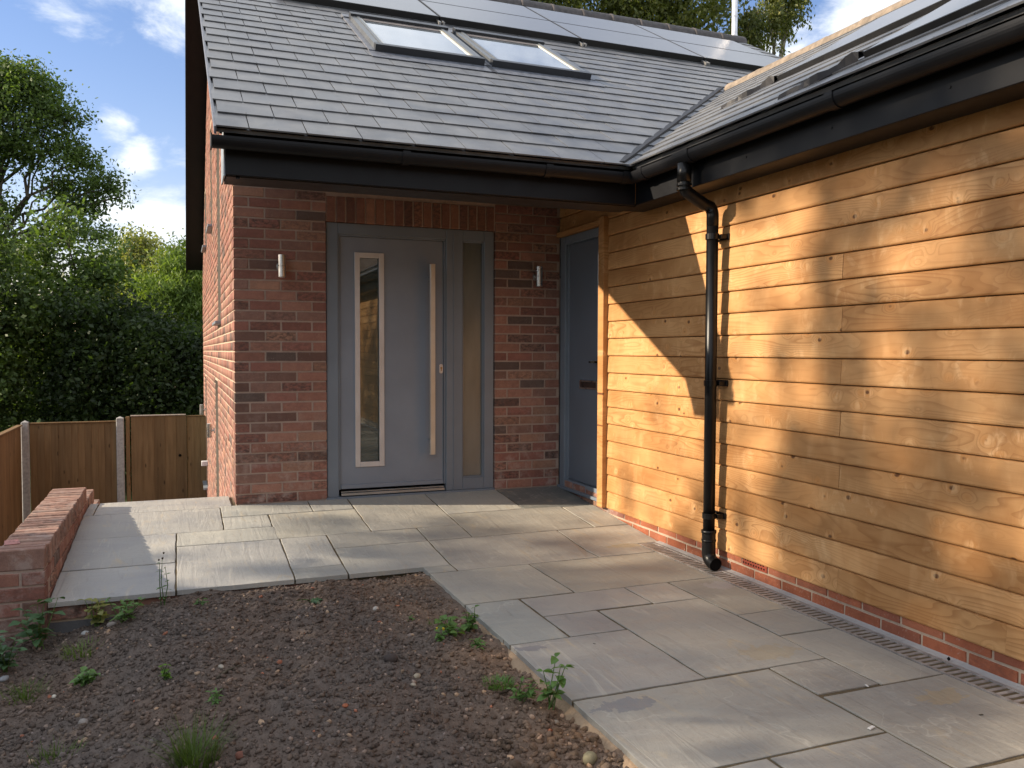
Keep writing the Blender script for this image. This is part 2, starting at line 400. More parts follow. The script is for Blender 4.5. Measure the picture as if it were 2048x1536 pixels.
def sand_mat():
    m, g = mat('riven_sandstone'); P = gpos(g); c = ocol(g); r_ = ornd(g)
    t = g.vmath('ADD', P, g.n('ShaderNodeCombineXYZ', None, X=g.math('MULTIPLY', r_, 40.), Y=g.math('MULTIPLY', r_, 23.), Z=0.0).outputs[0])
    low = g.noise(t, 1.6, 4, .55, .6); mid = g.noise(g.scalev(t, 1.0, 2.3, 1), 5, 5, .6, .8); fine = g.noise(t, 60, 5, .7)
    grit = g.noise(t, 260, 2, .6)
    strk = g.noise(g.scalev(t, 3.2, .9, 1), 2.4, 4, .6, 1.6)
    b = g.mix(g.mr(low, .3, .7), g.mix(1.0, c, (.78, .79, .82), 'MULTIPLY'), g.mix(1.0, c, (1.13, 1.10, 1.04), 'MULTIPLY'))
    b = g.mix(g.mr(mid, .40, .70, 0, .45), b, g.mix(.5, b, (.44, .42, .37)))
    b = g.mix(g.mr(strk, .60, .73, 0, .5), b, (.46, .37, .24))
    b = g.mix(g.mr(fine, .56, .8, 0, .35), b, (.12, .11, .10))
    rot = g.n('ShaderNodeMapping', None, Vector=t); rot.inputs['Rotation'].default_value = (0, 0, .75); rot.inputs['Scale'].default_value = (11, 1.5, 1)
    rv = g.noise(rot.outputs[0], 1.0, 5, .62, 1.8)
    b = g.mix(g.mr(rv, .60, .72, 0, .45), b, (.52, .49, .42)); b = g.mix(g.mr(rv, .40, .28, 0, .35), b, (.19, .18, .17))
    # bedding contour lines
    ct = g.math('FRACT', g.math('MULTIPLY', low, 7.0)); edge = g.mr(g.math('ABSOLUTE', g.math('SUBTRACT', ct, .5)), .0, .05, 1, 0)
    gate = g.mr(g.noise(t, 1.7, 3), .48, .62)
    eg = g.math('MULTIPLY', edge, gate)
    b = g.mix(g.math('MULTIPLY', eg, .30), b, (.60, .57, .50))
    # particular marks: dark damp patch, rust stain
    def spot(x, y, rx, ry, col_, f, th=.5):
        nonlocal b
        d = g.vmath('LENGTH', g.scalev(P, 1/rx, 1/ry, 0, (-x/rx, -y/ry, 0)))
        k = g.mr(g.math('ADD', d, g.math('MULTIPLY', g.math('SUBTRACT', g.noise(P, 22, 4, .6), .5), 2.6)), .9, 1.0, f, 0)
        b = g.mix(k, b, col_)
    spot(1.13, -3.80, .13, .055, (.20, .205, .22), .7); spot(1.02, -3.15, .08, .03, (.18, .18, .20), .7)
    spot(2.25, -4.16, .10, .06, (.42, .30, .13), .35); spot(1.95, -3.55, .14, .08, (.40, .29, .13), .3)
    spot(2.36, -2.62, .09, .07, (.40, .38, .37), .7); spot(2.33, -1.62, .12, .05, (.38, .30, .17), .5)
    h = g.math('ADD', g.math('MULTIPLY', g.math('FLOOR', g.math('MULTIPLY', low, 7.0)), .30), g.math('ADD', g.math('MULTIPLY', mid, .9), g.math('MULTIPLY', fine, .12)))
    h = g.math('ADD', h, g.math('ADD', g.math('MULTIPLY', grit, .06), g.math('MULTIPLY', rv, .9)))
    finish(g, b, g.mr(mid, .3, .7, .52, .72), h, .8, .007, .35); return m


M_sand = sand_mat()


def soil_mat(name, attr):
    m, g = mat(name); P = gpos(g); n = g.noise(P, 26, 6, .7); n2 = g.noise(P, 2.2, 3); n3 = g.noise(P, 140, 4, .7)
    b = g.mix(g.mr(n, .3, .7), (.088, .070, .061), (.170, .139, .122)); b = g.mix(g.mr(n2, .4, .65), b, g.mix(1.0, b, (1.10, 1.0, .92), 'MULTIPLY'))
    if attr: b = g.mix(1.0, b, acol(g), 'MULTIPLY')
    sx = g.n('ShaderNodeSeparateXYZ', None, Vector=P)
    b = g.mix(g.math('MULTIPLY', g.mr(sx.outputs[0], .45, .88), g.mr(n2, .3, .6, .3, .9)), b, g.mix(1.0, b, (1.7, 1.5, 1.25), 'MULTIPLY'))
    finish(g, b, .95, g.math('ADD', n, g.math('MULTIPLY', n3, .5)), .9, .012, .12); return m


M_soil = soil_mat('dark_soil', False); M_clod = soil_mat('soil_clods', True)


def leaf_mat(name, c0, c1, trans=.35, yel=.0):
    m, g = mat(name); a = g.n('ShaderNodeAttribute', {'attribute_name': 'rn'}).outputs['Fac']
    P = gpos(g); n = g.noise(P, 1.3, 4, .6)
    c = g.mix(g.math('ADD', g.math('MULTIPLY', a, .38), g.math('MULTIPLY', g.mr(n, .36, .64), .62)), tuple(q*.8 for q in c0), tuple(q*1.15 for q in c1))
    if yel: c = g.mix(g.mr(a, .9, .96, 0, yel), c, (.38, .30, .05))
    d = g.n('ShaderNodeBsdfPrincipled', None, Roughness=.55); g.t.links.new(c, d.inputs['Base Color']); d.inputs['Specular IOR Level'].default_value = .35
    t = g.n('ShaderNodeBsdfTranslucent', None, Color=g.mix(1.0, c, (1.5, 1.6, .55), 'MULTIPLY'))
    mx = g.n('ShaderNodeMixShader', None, _0=trans, _1=d.outputs[0], _2=t.outputs[0])
    g.n('ShaderNodeOutputMaterial', None, Surface=mx.outputs[0]); return m


M_lash = leaf_mat('ash_leaves', (.050, .085, .024), (.115, .175, .045))
M_ldark = leaf_mat('dark_shrub_leaves', (.030, .052, .016), (.080, .125, .030))
M_lshade = leaf_mat('deep_shade_leaves', (.014, .026, .010), (.042, .070, .018))  # leaf colour darkened to paint in the deep shade of the lower foliage
M_lmid = leaf_mat('yellowish_leaves', (.14, .17, .06), (.28, .28, .10))
M_lwil = leaf_mat('light_willow_leaves', (.10, .16, .035), (.20, .28, .06))
M_lbir = leaf_mat('birch_leaves', (.065, .085, .022), (.17, .19, .055), .35, .3)
M_lweed = leaf_mat('weed_leaves', (.075, .15, .045), (.14, .25, .07), .3)
M_lweedd = leaf_mat('dark_weed_leaves', (.05, .11, .055), (.09, .17, .075), .25)
M_grassb = leaf_mat('grass_blades', (.06, .10, .02), (.13, .19, .05), .3)
M_yflower = plain('yellow_flower', (.65, .5, .03), .6)
M_bark = plain('grey_bark', (.10, .085, .065), .9, .1, var=.3, sc_=10, bs=.6, bd=.01)
M_barkb = plain('pale_birch_bark', (.42, .38, .32), .8, .2, var=.35, sc_=12, bs=.4, bd=.006)
M_meadow = plain('rough_grass_ground', (.06, .085, .03), .95, .1, var=.3, sc_=3, bs=.6, bd=.03)

T = .585; CF = sqrt(1+T*T); CA = atan(T)
XW = 2.6

# ------------------------------------------------------------------ ground
def zfloor(y): return 0.0 if y >= 0 else (max(y, -1.65)*.085)


def sstep(a, b, x):
    t = min(1, max(0, (x-a)/(b-a))); return t*t*(3-2*t)


def zsoil(x, y):
    z = -.175 - .24*sstep(.55, -1.0, x)*sstep(-4.6, -2.2, y) - .06*sstep(.55, -1.0, x)
    return z


V = []; Fc = []; xs = [-400, -150, -60, -30, -15, -8, -5, -3.6, -2.9, -2.6, -2.2]+[-2+.2*i for i in range(25)]+[3.5, 5, 8, 12, 20, 40, 90, 200, 400]
ys = [-300, -100, -40, -20, -14, -10, -8, -6.6]+[-6.4+.2*i for i in range(42)]+[2.5, 3.5, 5, 8, 12, 20, 40, 80, 150, 300, 700, 1200]
for y in ys:
    for x in xs:
        base = -.55
        low = -1.75
        k = sstep(-1.0, -2.2, y)                      # front plateau
        z = low+(base-low)*sstep(-1.5, -2.4, y)
        if x > -1.0 and x < 3 and y < -1.5: z = min(zsoil(min(x, .9), y)-.12, -.45)
        elif x >= -.9 and y < .0: z = base-.2
        if x >= .35 and y > -1.6: z = base
        V.append((x, y, z))
nx = len(xs)
for j in range(len(ys)-1):
    for i in range(nx-1): Fc.append((j*nx+i, j*nx+i+1, (j+1)*nx+i+1, (j+1)*nx+i))
ob('ground', mesh('ground', V, Fc, M_meadow, True), kind='structure')

# soil: fine relief
rs = np.random.RandomState(3)
def vnoise(X, Y, s, seed):
    r = np.random.RandomState(seed); G = r.rand(64, 64); x = X*s+100; y = Y*s+100
    xi = np.floor(x).astype(int); yi = np.floor(y).astype(int); fx = x-xi; fy = y-yi; fx = fx*fx*(3-2*fx); fy = fy*fy*(3-2*fy)
    g_ = lambda a, b: G[a % 64, b % 64]
    return (g_(xi, yi)*(1-fx)+g_(xi+1, yi)*fx)*(1-fy)+(g_(xi, yi+1)*(1-fx)+g_(xi+1, yi+1)*fx)*fy
def soil_h(X, Y):
    X = np.asarray(X, float); Y = np.asarray(Y, float)
    ss = lambda a, b, x: (lambda t: t*t*(3-2*t))(np.clip((x-a)/(b-a), 0, 1))
    Z = -.172-.135*ss(-.25, -1.0, X)*ss(-5.0, -2.2, Y)-.07*ss(.4, -1.4, X)*ss(-1.7, -2.6, Y)
    Z += (vnoise(X, Y, 1.6, 1)-.5)*.05+(vnoise(X, Y, 5, 2)-.5)*.042+(vnoise(X, Y, 14, 3)-.5)*.026+(vnoise(X, Y, 38, 4)-.5)*.011+(vnoise(X, Y, 85, 5)-.5)*.006
    edge = np.minimum(np.clip((.95-X)/.12, 0, 1), 1)
    Z = Z*1.0; Z = np.where(X > .83, np.minimum(Z, -.158-.012*edge), Z)
    return Z
gx = np.arange(-2.3, .97, .014); gy = np.arange(-6.3, -1.655, .014)
X, Y = np.meshgrid(gx, gy); Z = soil_h(X, Y)
n0, n1_ = X.shape; V = np.stack([X.ravel(), Y.ravel(), Z.ravel()], 1)
i, j = np.meshgrid(np.arange(n1_-1), np.arange(n0-1)); a = (j*n1_+i).ravel()
Fq = np.stack([a, a+1, a+1+n1_, a+n1_], 1)


def npmesh(name, V, Fq, mat, smooth=False, attr=None, colr=None):
    me = bpy.data.meshes.new(name); k = Fq.shape[1]
    me.vertices.add(len(V)); me.vertices.foreach_set('co', V.astype(np.float32).ravel())
    me.loops.add(Fq.size); me.loops.foreach_set('vertex_index', Fq.astype(np.int32).ravel())
    me.polygons.add(len(Fq)); me.polygons.foreach_set('loop_start', np.arange(0, Fq.size, k, dtype=np.int32))
    me.polygons.foreach_set('loop_total', np.full(len(Fq), k, dtype=np.int32))
    me.materials.append(mat)
    if attr is not None:
        at = me.attributes.new('rn', 'FLOAT', 'FACE'); at.data.foreach_set('value', attr.astype(np.float32))
    if colr is not None:
        at = me.attributes.new('Col', 'FLOAT_COLOR', 'FACE'); at.data.foreach_set('color', colr.astype(np.float32).ravel())
    me.update(calc_edges=True)
    if smooth: me.shade_smooth()
    return me


ob('soil', npmesh('soil', V, Fq, M_soil, True), kind='structure')

# clods and gravel: one uncountable mass
t_ = (1+5**.5)/2
ICO = np.array([(-1, t_, 0), (1, t_, 0), (-1, -t_, 0), (1, -t_, 0), (0, -1, t_), (0, 1, t_), (0, -1, -t_), (0, 1, -t_), (t_, 0, -1), (t_, 0, 1), (-t_, 0, -1), (-t_, 0, 1)])/1.9
IF = np.array([(0, 11, 5), (0, 5, 1), (0, 1, 7), (0, 7, 10), (0, 10, 11), (1, 5, 9), (5, 11, 4), (11, 10, 2), (10, 7, 6), (7, 1, 8), (3, 9, 4), (3, 4, 2), (3, 2, 6), (3, 6, 8), (3, 8, 9), (4, 9, 5), (2, 4, 11), (6, 2, 10), (8, 6, 7), (9, 8, 1)])
def rocks(name, N, seed, s0, s1, pw, mat_, pal, xr, yr, flat=.65, jit=.32):
    r = np.random.RandomState(seed)
    x = r.uniform(*xr, N); y = r.uniform(*yr, N); s = s0+(s1-s0)*r.rand(N)**pw
    z = soil_h(x, y)+s*.18
    V = ICO[None]*(1+jit*(r.rand(N, 12, 1)-.5)*2)
    V = V*(s[:, None]*np.stack([np.ones(N), r.uniform(.6, 1., N), r.uniform(flat*.7, flat*1.2, N)], 1))[:, None, :]
    A = r.uniform(0, 2*pi, N); ca, sa = np.cos(A)[:, None], np.sin(A)[:, None]
    X = V[..., 0]*ca-V[..., 1]*sa; Y = V[..., 0]*sa+V[..., 1]*ca
    tl = r.uniform(-.5, .5, N)[:, None]; Zr = V[..., 2]+X*tl
    P = np.stack([X+x[:, None], Y+y[:, None], Zr+z[:, None]], 2).reshape(-1, 3)
    Fa = (IF[None]+(np.arange(N)*12)[:, None, None]).reshape(-1, 3)
    pal = np.array(pal); ci = r.choice(len(pal), N, p=[q[3] for q in pal]); c = np.ones((N, 4)); c[:, :3] = pal[ci][:, :3]*r.uniform(.75, 1.25, (N, 1))
    return ob(name, npmesh(name, P, Fa, mat_, False, colr=np.repeat(c, 20, 0)), kind='stuff')
o = rocks('soil_clods', 64000, 11, .002, .015, 5.5, M_clod, [(1, 1, 1, .70), (1.25, 1.2, 1.12, .20), (.8, .8, .82, .10)], (-1.55, .93), (-4.7, -1.68))
tag(o, 'loose dark soil crumbs and clods all over the bare bed', 'soil')
o = rocks('gravel', 2600, 12, .0025, .014, 2.8, M_clod, [(2.3, 2.2, 2.1, .45), (1.7, 1.75, 1.85, .35), (3.0, 2.7, 2.2, .14), (3.0, 1.6, 1.2, .06)], (-1.55, .93), (-4.7, -1.68), .8)
tag(o, 'small grey and buff stones scattered through the bare soil', 'gravel')
o = rocks('coarse_clods', 650, 13, .005, .020, 2.4, M_clod, [(.95, .92, .85, .7), (1.25, 1.15, 1.0, .2), (.7, .7, .7, .1)], (.55, .93), (-4.7, -3.72), .8, .5)
tag(o, 'heap of coarse crumbly clods against the path edge at the bottom centre', 'soil')
del Z

# ------------------------------------------------------------------ bricks
PAL = [((.385, .190, .140), 5), ((.340, .155, .120), 5), ((.430, .225, .165), 4), ((.320, .185, .145), 3), ((.215, .125, .100), 2.2), ((.150, .112, .098), .9), ((.43, .245, .17), 1.6)]
PALP = [((.45, .145, .072), 5), ((.49, .175, .095), 4), ((.41, .14, .08), 2)]
PALS = [((.36, .18, .120), 5), ((.31, .15, .105), 4), ((.24, .12, .09), 2), ((.40, .21, .14), 2)]
def pick(r, pal):
    t = r.random()*sum(w for _, w in pal)
    for c, w in pal:
        t -= w
        if t <= 0: break
    k = r.uniform(.85, 1.15); return tuple(x*k for x in c)


BC = {}
def brick_me(L, H, D, v, mt, axis):
    """face looks along -axis ('y' or 'x'); local origin at lower corner; irregular arris"""
    key = (round(L, 3), round(H, 3), round(D, 3), v, mt.name, axis)
    if key in BC: return BC[key]
    r = random.Random(hash(key[:4]) & 0xffff); j = lambda s: r.uniform(-s, s)
    def loop(inset, dep, js):
        pts = []
        m = 2 if L > .16 else 1
        for k in range(m+1): pts.append((inset+(L-2*inset)*k/m, inset))
        pts.append((L-inset, H/2))
        for k in range(m+1): pts.append((L-inset-(L-2*inset)*k/m, H-inset))
        pts.append((inset, H/2))
        return [(a+j(js), dep+j(js*.35), b+j(js)) for a, b in pts]
    A, B = loop(0, .010, .0006), loop(.003, 0, .0016)
    Bk = [(0, D, 0), (L, D, 0), (L, D, H), (0, D, H)]
    n = len(A); V = B+A+Bk; Fc = [tuple(range(n))]
    Fc += [(n+i, n+(i+1) % n, (i+1) % n, i) for i in range(n)]
    m = 2 if L > .16 else 1
    c = [n, n+m, n+m+2, n+2*m+2]        # corner indices in A
    Fc += [tuple([2*n+1, 2*n]+list(range(n, n+m+1))), (2*n+2, 2*n+1, n+m, n+m+1, n+m+2),
           tuple([2*n+3, 2*n+2]+list(range(n+m+2, n+2*m+3))), (2*n, 2*n+3, n+2*m+2, n+2*m+3, n)]
    if axis == 'x': V = [(b, a*-1+L, c_) for a, b, c_ in V]
    me = mesh('brick', V, Fc, mt); BC[key] = me; return me


def put_brick(parent, x, y, z, L, H=.065, D=.1, axis='y', mt=None, pal=PAL, color=None):
    mt = mt or M_brick
    dep = rnd.uniform(-.0015, .0025)
    loc = (x, y+dep, z) if axis == 'y' else (x+dep, y, z)
    return ob('brick', brick_me(L, H, D, rnd.randrange(5), mt, axis), parent, loc, color=color or pick(rnd, pal))


house = thing('house', 'new brick and timber clad house with grey slate roof, solar panels and blue grey doors', 'house', (1.2, 0, 0))
fwall = boxo('front_wall', (.012, .66, .006, .3, -.3, 2.46), M_mortar, house, 0, label='red brown multi brick wall round the front door')
m = MB(); m.box(2.025, 2.6, .006, .3, -.3, 2.46); m.box(.66, 2.025, .006, .3, 2.108, 2.46)
ob('wall_core', m.mesh('wall_core', M_mortar), fwall)
kz = 0
for k in range(32):
    z = .006+.075*k
    if z+.065 > 2.46: break
    above = z > 2.30
    # left pier
    x = 0.0; first = True
    xe = .665 if not above else 2.6
    seq = []
    if above:
        x = 0.0 if k % 2 else 0.0
        L = .1025 if k % 2 else .215
        while x < 2.595:
            seq.append((x, min(L, 2.597-x))); x += L+.01; L = .215
    else:
        L = .1025 if k % 2 else .215
        while x < .66:
            seq.append((x, min(L, .665-x))); x += L+.01; L = .215
        x = 2.022; L = .1025 if k % 2 == 0 else .215
        while x < 2.59:
            seq.append((x, min(L, 2.597-x))); x += L+.01; L = .215
    for x, L in seq:
        if L < .02: continue
        put_brick(fwall, x, 0, z, L, D=.215 if (x == 0 and L < .15) else .1025)
lint = []
for i in range(18):
    x = .669+i*.0752
    put_brick(fwall, x, -.001, 2.106, .065, .192, .1, pal=PALS)

# gable wall facing -x with window openings (y0,y1,z0,z1)
OPEN = [(2.15, 2.85, 1.42, 3.30), (4.15, 4.75, 2.62, 3.85), (6.6, 7.3, 2.66, 3.5), (3.05, 3.85, -1.62, .80), (7.4, 8.2, -1.0, .72)]
RY, RZ = 4.26, 5.79     # ridge
YB, ZB = 9.25, 2.70     # rear eave line of the wall
def rooftop(y): return (2.30+T*(y+1.70) if y < RY else RZ-(RZ-ZB+.25)*(y-RY)/(YB-RY))-.10
m = MB()
yc = sorted({.012, RY, YB} | {v for o in OPEN for v in o[:2]})
for a, b in zip(yc, yc[1:]):
    segs = [(-2.2, None)]
    for (p, q, r0, r1) in OPEN:
        if p <= a+1e-6 and b <= q+1e-6: segs = [(-2.2, r0), (r1, None)]
    for z0, z1 in segs:
        ta, tb = (rooftop(a), rooftop(b)) if z1 is None else (z1, z1)
        m.add([(.006, a, z0), (.006, b, z0), (.006, b, tb), (.006, a, ta), (.30, a, z0), (.30, b, z0), (.30, b, tb), (.30, a, ta)],
              [(3, 2, 1, 0), (4, 5, 6, 7), (0, 1, 5, 4), (2, 3, 7, 6), (1, 2, 6, 5), (0, 4, 7, 3)])
gw = ob('gable_wall', m.mesh('gable_wall', M_mortarL), house, label='sunlit brick gable wall on the left side')
V = []; Fq = []; C = []; r = random.Random(5)
for k in range(-28, 76):
    z = .006+.075*k; y = (.225 if k % 2 else .1125)+0.0
    if k < 0 and False: break
    L = .215
    while y < YB-.01:
        a, b = y, min(y+L, YB)
        for (p, q, r0, r1) in OPEN:
            if z < r1 and z+.065 > r0:
                if a < q and b > p:
                    if a < p: b = p
                    elif b > q: a = q
                    else: a = b
        if b-a > .03 and z+.065 < min(rooftop(a), rooftop(b)):
            d = r.uniform(-.001, .003); n = len(V); e = .0022
            jj = lambda: r.uniform(-.001, .001)
            V += [(.012, a, z), (.012, b, z), (.012, b, z+.065), (.012, a, z+.065),
                  (d, a+e, z+e+jj()), (d, b-e, z+e+jj()), (d, b-e, z+.065-e+jj()), (d, a+e, z+.065-e+jj())]
            Fq += [(n+7, n+6, n+5, n+4), (n, n+4, n+5, n+1), (n+1, n+5, n+6, n+2), (n+2, n+6, n+7, n+3), (n+3, n+7, n+4, n)]
            c = pick(r, PAL); C += [(*c, 1)]*5
        y += L+.01
ob('brickwork', npmesh('brickwork', np.array(V), np.array(Fq), M_brickA, colr=np.array(C)), gw, kind='stuff')
for (a, b, z0, z1) in OPEN:
    m = MB(); f = .055
    m.box(.07, .13, a, a+f, z0, z1); m.box(.07, .13, b-f, b, z0, z1); m.box(.07, .13, a+f, b-f, z1-f, z1); m.box(.07, .13, a+f, b-f, z0, z0+f)
    wn = ob('gable_window', m.mesh('gable_window', M_winframe), house)
    boxo('pane', (.095, .105, a+f, b-f, z0+f, z1-f), M_glass, wn, 0)
    boxo('sill', (-.055, .07, a-.03, b+.03, z0-.03, z0), M_winframe, wn, .003)
    boxo('dark_reveal', (.20, .21, a, b, z0, z1), M_void, wn, 0)
# back of the house
m = MB(); m.box(.30, 7.42, YB-.3, YB-.01, -2.2, 2.6); m.box(7.2, 7.42, .3, YB-.3, -2.2, 2.6)
ob('rear_wall', m.mesh('rear_wall', M_mortar), house)

# ------------------------------------------------------------------ plinth, cladding
plinth = boxo('plinth_wall', (2.610, 2.75, -9.5, -.0, -.35, .06), M_mortarL, house, 0, label='smooth red brick plinth under the timber boards')
for row, z, y0 in ((0, -.152, -2.833+.2275*13), (1, -.077, -2.833+.114+.2275*12), (2, -.002, -.04)):
    y = y0
    n = 0
    while y > -6.0:
        L = .2175
        if row == 1 and abs(y-L-(-2.719)) < .02:
            # airbrick: terracotta with rows of holes
            ab = MB(); ab.bbox(2.603, 2.67, y-L, y, z, z+.065, .002)
            vent = ob('air_brick', ab.mesh('air_brick', M_brickP), plinth, color=(.42, .09, .05), label='perforated terracotta air brick')
            hb = MB()
            for rr in range(3):
                for cc in range(9):
                    hy = y-L+.018+cc*.0225+(.006 if rr % 2 else 0); hz = z+.012+rr*.019
                    hb.box(2.6015, 2.6045, hy, hy+.010, hz, hz+.009)
            ob('air_hole', hb.mesh('air_hole', M_void), vent)
        elif row < 2 or (y > -.80):
            if y-.0 <= -.005 or True:
                put_brick(plinth, 2.605, y-L, z, L if y < 0 else L, D=.1, axis='x', mt=M_brickP if y < -.9 else M_brick, pal=PALP if y < -.9 else PAL)
        y -= .2275

clad = boxo('timber_cladding', (2.626, 2.75, -9.5, -.86, -.03, 2.46), M_void, house, 0, label='golden horizontal timber boards with knots')
m = MB(); m.box(2.626, 2.75, -.86, 0.0, 2.085, 2.46); ob('upper_backing', m.mesh('upper_backing', M_void), clad)
BMC = {}
def board(k, y0, y1, top=None):
    L = y1-y0; z0 = -.04+.127*k
    h = .1232
    key = round(L, 2)
    if key not in BMC:
        m = MB()   # profile in (x,z): proud rounded lower edge, slopes back to the top
        prof = [(.028, 0), (.006, 0), (.002, .003), (.0, .009), (.006, h-.006), (.010, h-.002), (.014, h), (.028, h)]
        n = len(prof); V = []
        for tt in (0, L):
            for a, b in prof: V.append((tt, a, b))
        m.add(V, [(i, (i+1) % n, n+(i+1) % n, n+i) for i in range(n)]+[tuple(range(n))[::-1], tuple(range(n, 2*n))])
        BMC[key] = m.mesh('board', M_wood)
    # local x runs along world -y
    R = Matrix(((0, 1, 0, 0), (-1, 0, 0, 0), (0, 0, 1, 0), (0, 0, 0, 1)))
    return ob('board', BMC[key], clad, (2.596+rnd.uniform(-.001, .001), y1, z0), R)
for k in range(19):
    z0 = -.04+.127*k
    if z0 > 2.3: break
    ytop = -.858 if k <= 16 else 0.0
    if k == 0: cuts = [-3.24, -4.14, -6.6]
    elif k in (4, 6, 8, 10, 12): cuts = [-3.243, -7.2]
    elif k in (14, 2): cuts = [-5.3]
    else: cuts = [-4.9-.13*k % 1.1, -8.1]
    if z0 < 2.08 or True:
        pts = [ytop]+cuts+[-9.4]
        for a, b in zip(pts, pts[1:]):
            yy1, yy0 = a-.0006, b+.0006
            board(k, yy0, yy1)

# ------------------------------------------------------------------ front door set
def part(name, parent=house, **k):
    o = bpy.data.objects.new(name, None); o.empty_display_size = .1; link(o, parent, Matrix()); 
    for a, b in k.items(): o[a] = b
    return o
fdr = part('front_door')
m = MB(); Y0, Y1 = .018, .09
m.bbox(.668, .757, Y0, Y1, .012, 2.104, .004); m.bbox(1.612, 1.752, Y0, Y1, .012, 2.104, .004); m.bbox(1.934, 2.018, Y0, Y1, .012, 2.104, .004)
m.bbox(.757, 1.612, Y0, Y1, 2.022, 2.104, .004); m.bbox(1.752, 1.934, Y0, Y1, 2.018, 2.104, .004); m.bbox(1.752, 1.934, Y0, Y1, .012, .108, .004)
# inner glazing bead and stop
m.bbox(.757, .772, .03, .09, .065, 2.022, .002); m.bbox(1.597, 1.612, .03, .09, .065, 2.022, .002); m.bbox(.772, 1.597, .03, .09, 2.007, 2.022, .002)
for x0, x1 in ((1.752, 1.762), (1.924, 1.934)): m.bbox(x0, x1, .030, .06, .108, 2.018, .002)
m.bbox(1.762, 1.924, .030, .06, .108, .118, .002); m.bbox(1.762, 1.924, .030, .06, 2.008, 2.018, .002)
m.bbox(1.672, 1.684, .012, .02, .02, 2.09, .001)
ob('door_frame', m.mesh('door_frame', M_frame), fdr)
m = MB(); m.bbox(.66, 2.02, -.012, .09, -.012, .013, .003); ob('threshold_sill', m.mesh('threshold_sill', M_frame), fdr)
m = MB(); m.bbox(.772, 1.597, .004, .04, .020, .040, .002); m.bbox(.772, 1.597, .02, .05, .043, .052, .002); ob('aluminium_threshold', m.mesh('aluminium_threshold', M_alu), fdr)
m = MB()   # leaf with a hole for the slot window
for a in ((.775, .902, .068, 2.004), (1.098, 1.594, .068, 2.004), (.902, 1.098, .068, .252), (.902, 1.098, 1.872, 2.004)): m.box(a[0], a[1], .044, .10, a[2], a[3])
m.bbox(.775, 1.594, .030, .046, .068, .10, .003)
ob('door_leaf', m.mesh('door_leaf', M_leaf), fdr)
m = MB(); a0, a1, b0, b1, w = .886, 1.115, .233, 1.889, .040
m.bbox(a0, a0+w, .033, .05, b0, b1, .002); m.bbox(a1-w, a1, .033, .05, b0, b1, .002); m.bbox(a0+w, a1-w, .033, .05, b1-w, b1, .002); m.bbox(a0+w, a1-w, .033, .05, b0, b0+w, .002)
ob('window_trim', m.mesh('window_trim', M_trimsil), fdr)
boxo('slot_pane', (.926, 1.075, .060, .066, .273, 1.849), M_glass, fdr, 0)
boxo('sidelight_pane', (1.762, 1.924, .050, .056, .118, 2.008), M_glassR, fdr, 0)
m = MB(); m.bbox(1.464, 1.506, -.045, -.015, .314, 1.816, .003)
hd = ob('pull_handle', m.mesh('pull_handle', plain('warm_steel_handle', (.60, .57, .52), .38, .5, .7, var=.04)), fdr)
for z in (.43, 1.70): boxo('handle_fixing', (1.474, 1.496, -.015, .045, z-.01, z+.01), M_steel, hd, .002)
m = MB()
N = 20; V = []
for yy in (.036, .044):
    for k in range(N):
        a = 2*pi*k/N; V.append((1.577+.015*cos(a), yy, .992+(.022 if sin(a) >= 0 else -.022)+.015*sin(a)))
m.add(V, [tuple(range(N))[::-1]]+[(k, (k+1) % N, N+(k+1) % N, N+k) for k in range(N)])
lk = ob('lock_escutcheon', m.mesh('lock_escutcheon', M_trimsil), fdr)
m = MB(); m.tube([(1.577, .030, .999), (1.577, .038, .999)], .0075, 14); m.box(1.574, 1.580, .032, .037, .975, .995)
ob('keyhole', m.mesh('keyhole', plain('brass_barrel', (.35, .22, .06), .35, .5, .9)), lk)
# the dim hall behind the glass
m = MB(); m.box(.3, 2.4, 2.6, 2.62, 0, 2.4); m.box(.3, .32, .3, 2.6, 0, 2.4); m.box(2.4, 2.42, .3, 2.6, 0, 2.4); m.box(.3, 2.4, .12, 2.6, -.03, -.01); m.box(.3, 2.4, .12, 2.6, 2.4, 2.42)
ob('hall_lining', m.mesh('hall_lining', M_room), fdr)

# side door (in the timber wall plane)
sdr = part('side_door')
m = MB()
m.bbox(2.600, 2.70, -.105, -.010, .005, 2.078, .004); m.bbox(2.600, 2.70, -.765, -.70, .005, 2.078, .004); m.bbox(2.600, 2.70, -.70, -.105, 2.012, 2.078, .004)
m.bbox(2.606, 2.70, -.70, -.105, .012, .074, .004); m.bbox(2.580, 2.70, -.772, -.002, -.012, .012, .003)
m.bbox(2.625, 2.70, -.128, -.105, .074, 2.012, .003)
ob('door_frame', m.mesh('door_frame', M_frame), sdr)
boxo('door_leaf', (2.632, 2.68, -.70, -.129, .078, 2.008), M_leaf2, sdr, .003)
lp = boxo('letter_plate', (2.622, 2.634, -.665, -.335, .835, .905), M_steel, sdr, .004)
boxo('letter_flap', (2.617, 2.623, -.645, -.355, .848, .893), plain('dark_flap', (.16, .14, .14), .3, .5, .9), lp, .003)
m = MB(); m.tube([(2.632, -.655, 1.052), (2.585, -.655, 1.052)], .009, 10); m.bbox(2.570, 2.588, -.700, -.60, 1.044, 1.060, .003); ob('lever_handle', m.mesh('lever_handle', M_void), sdr)
m = MB(); ob('door_post_trim', (m.bbox(2.560, 2.66, -.857, -.772, -.038, 2.135, .003), m.mesh('door_post_trim', M_wood))[1], house)
m = MB(); m.bbox(2.566, 2.66, -.772, -.0, 2.082, 2.12, .003); ob('door_head_trim', m.mesh('door_head_trim', M_wood), house)

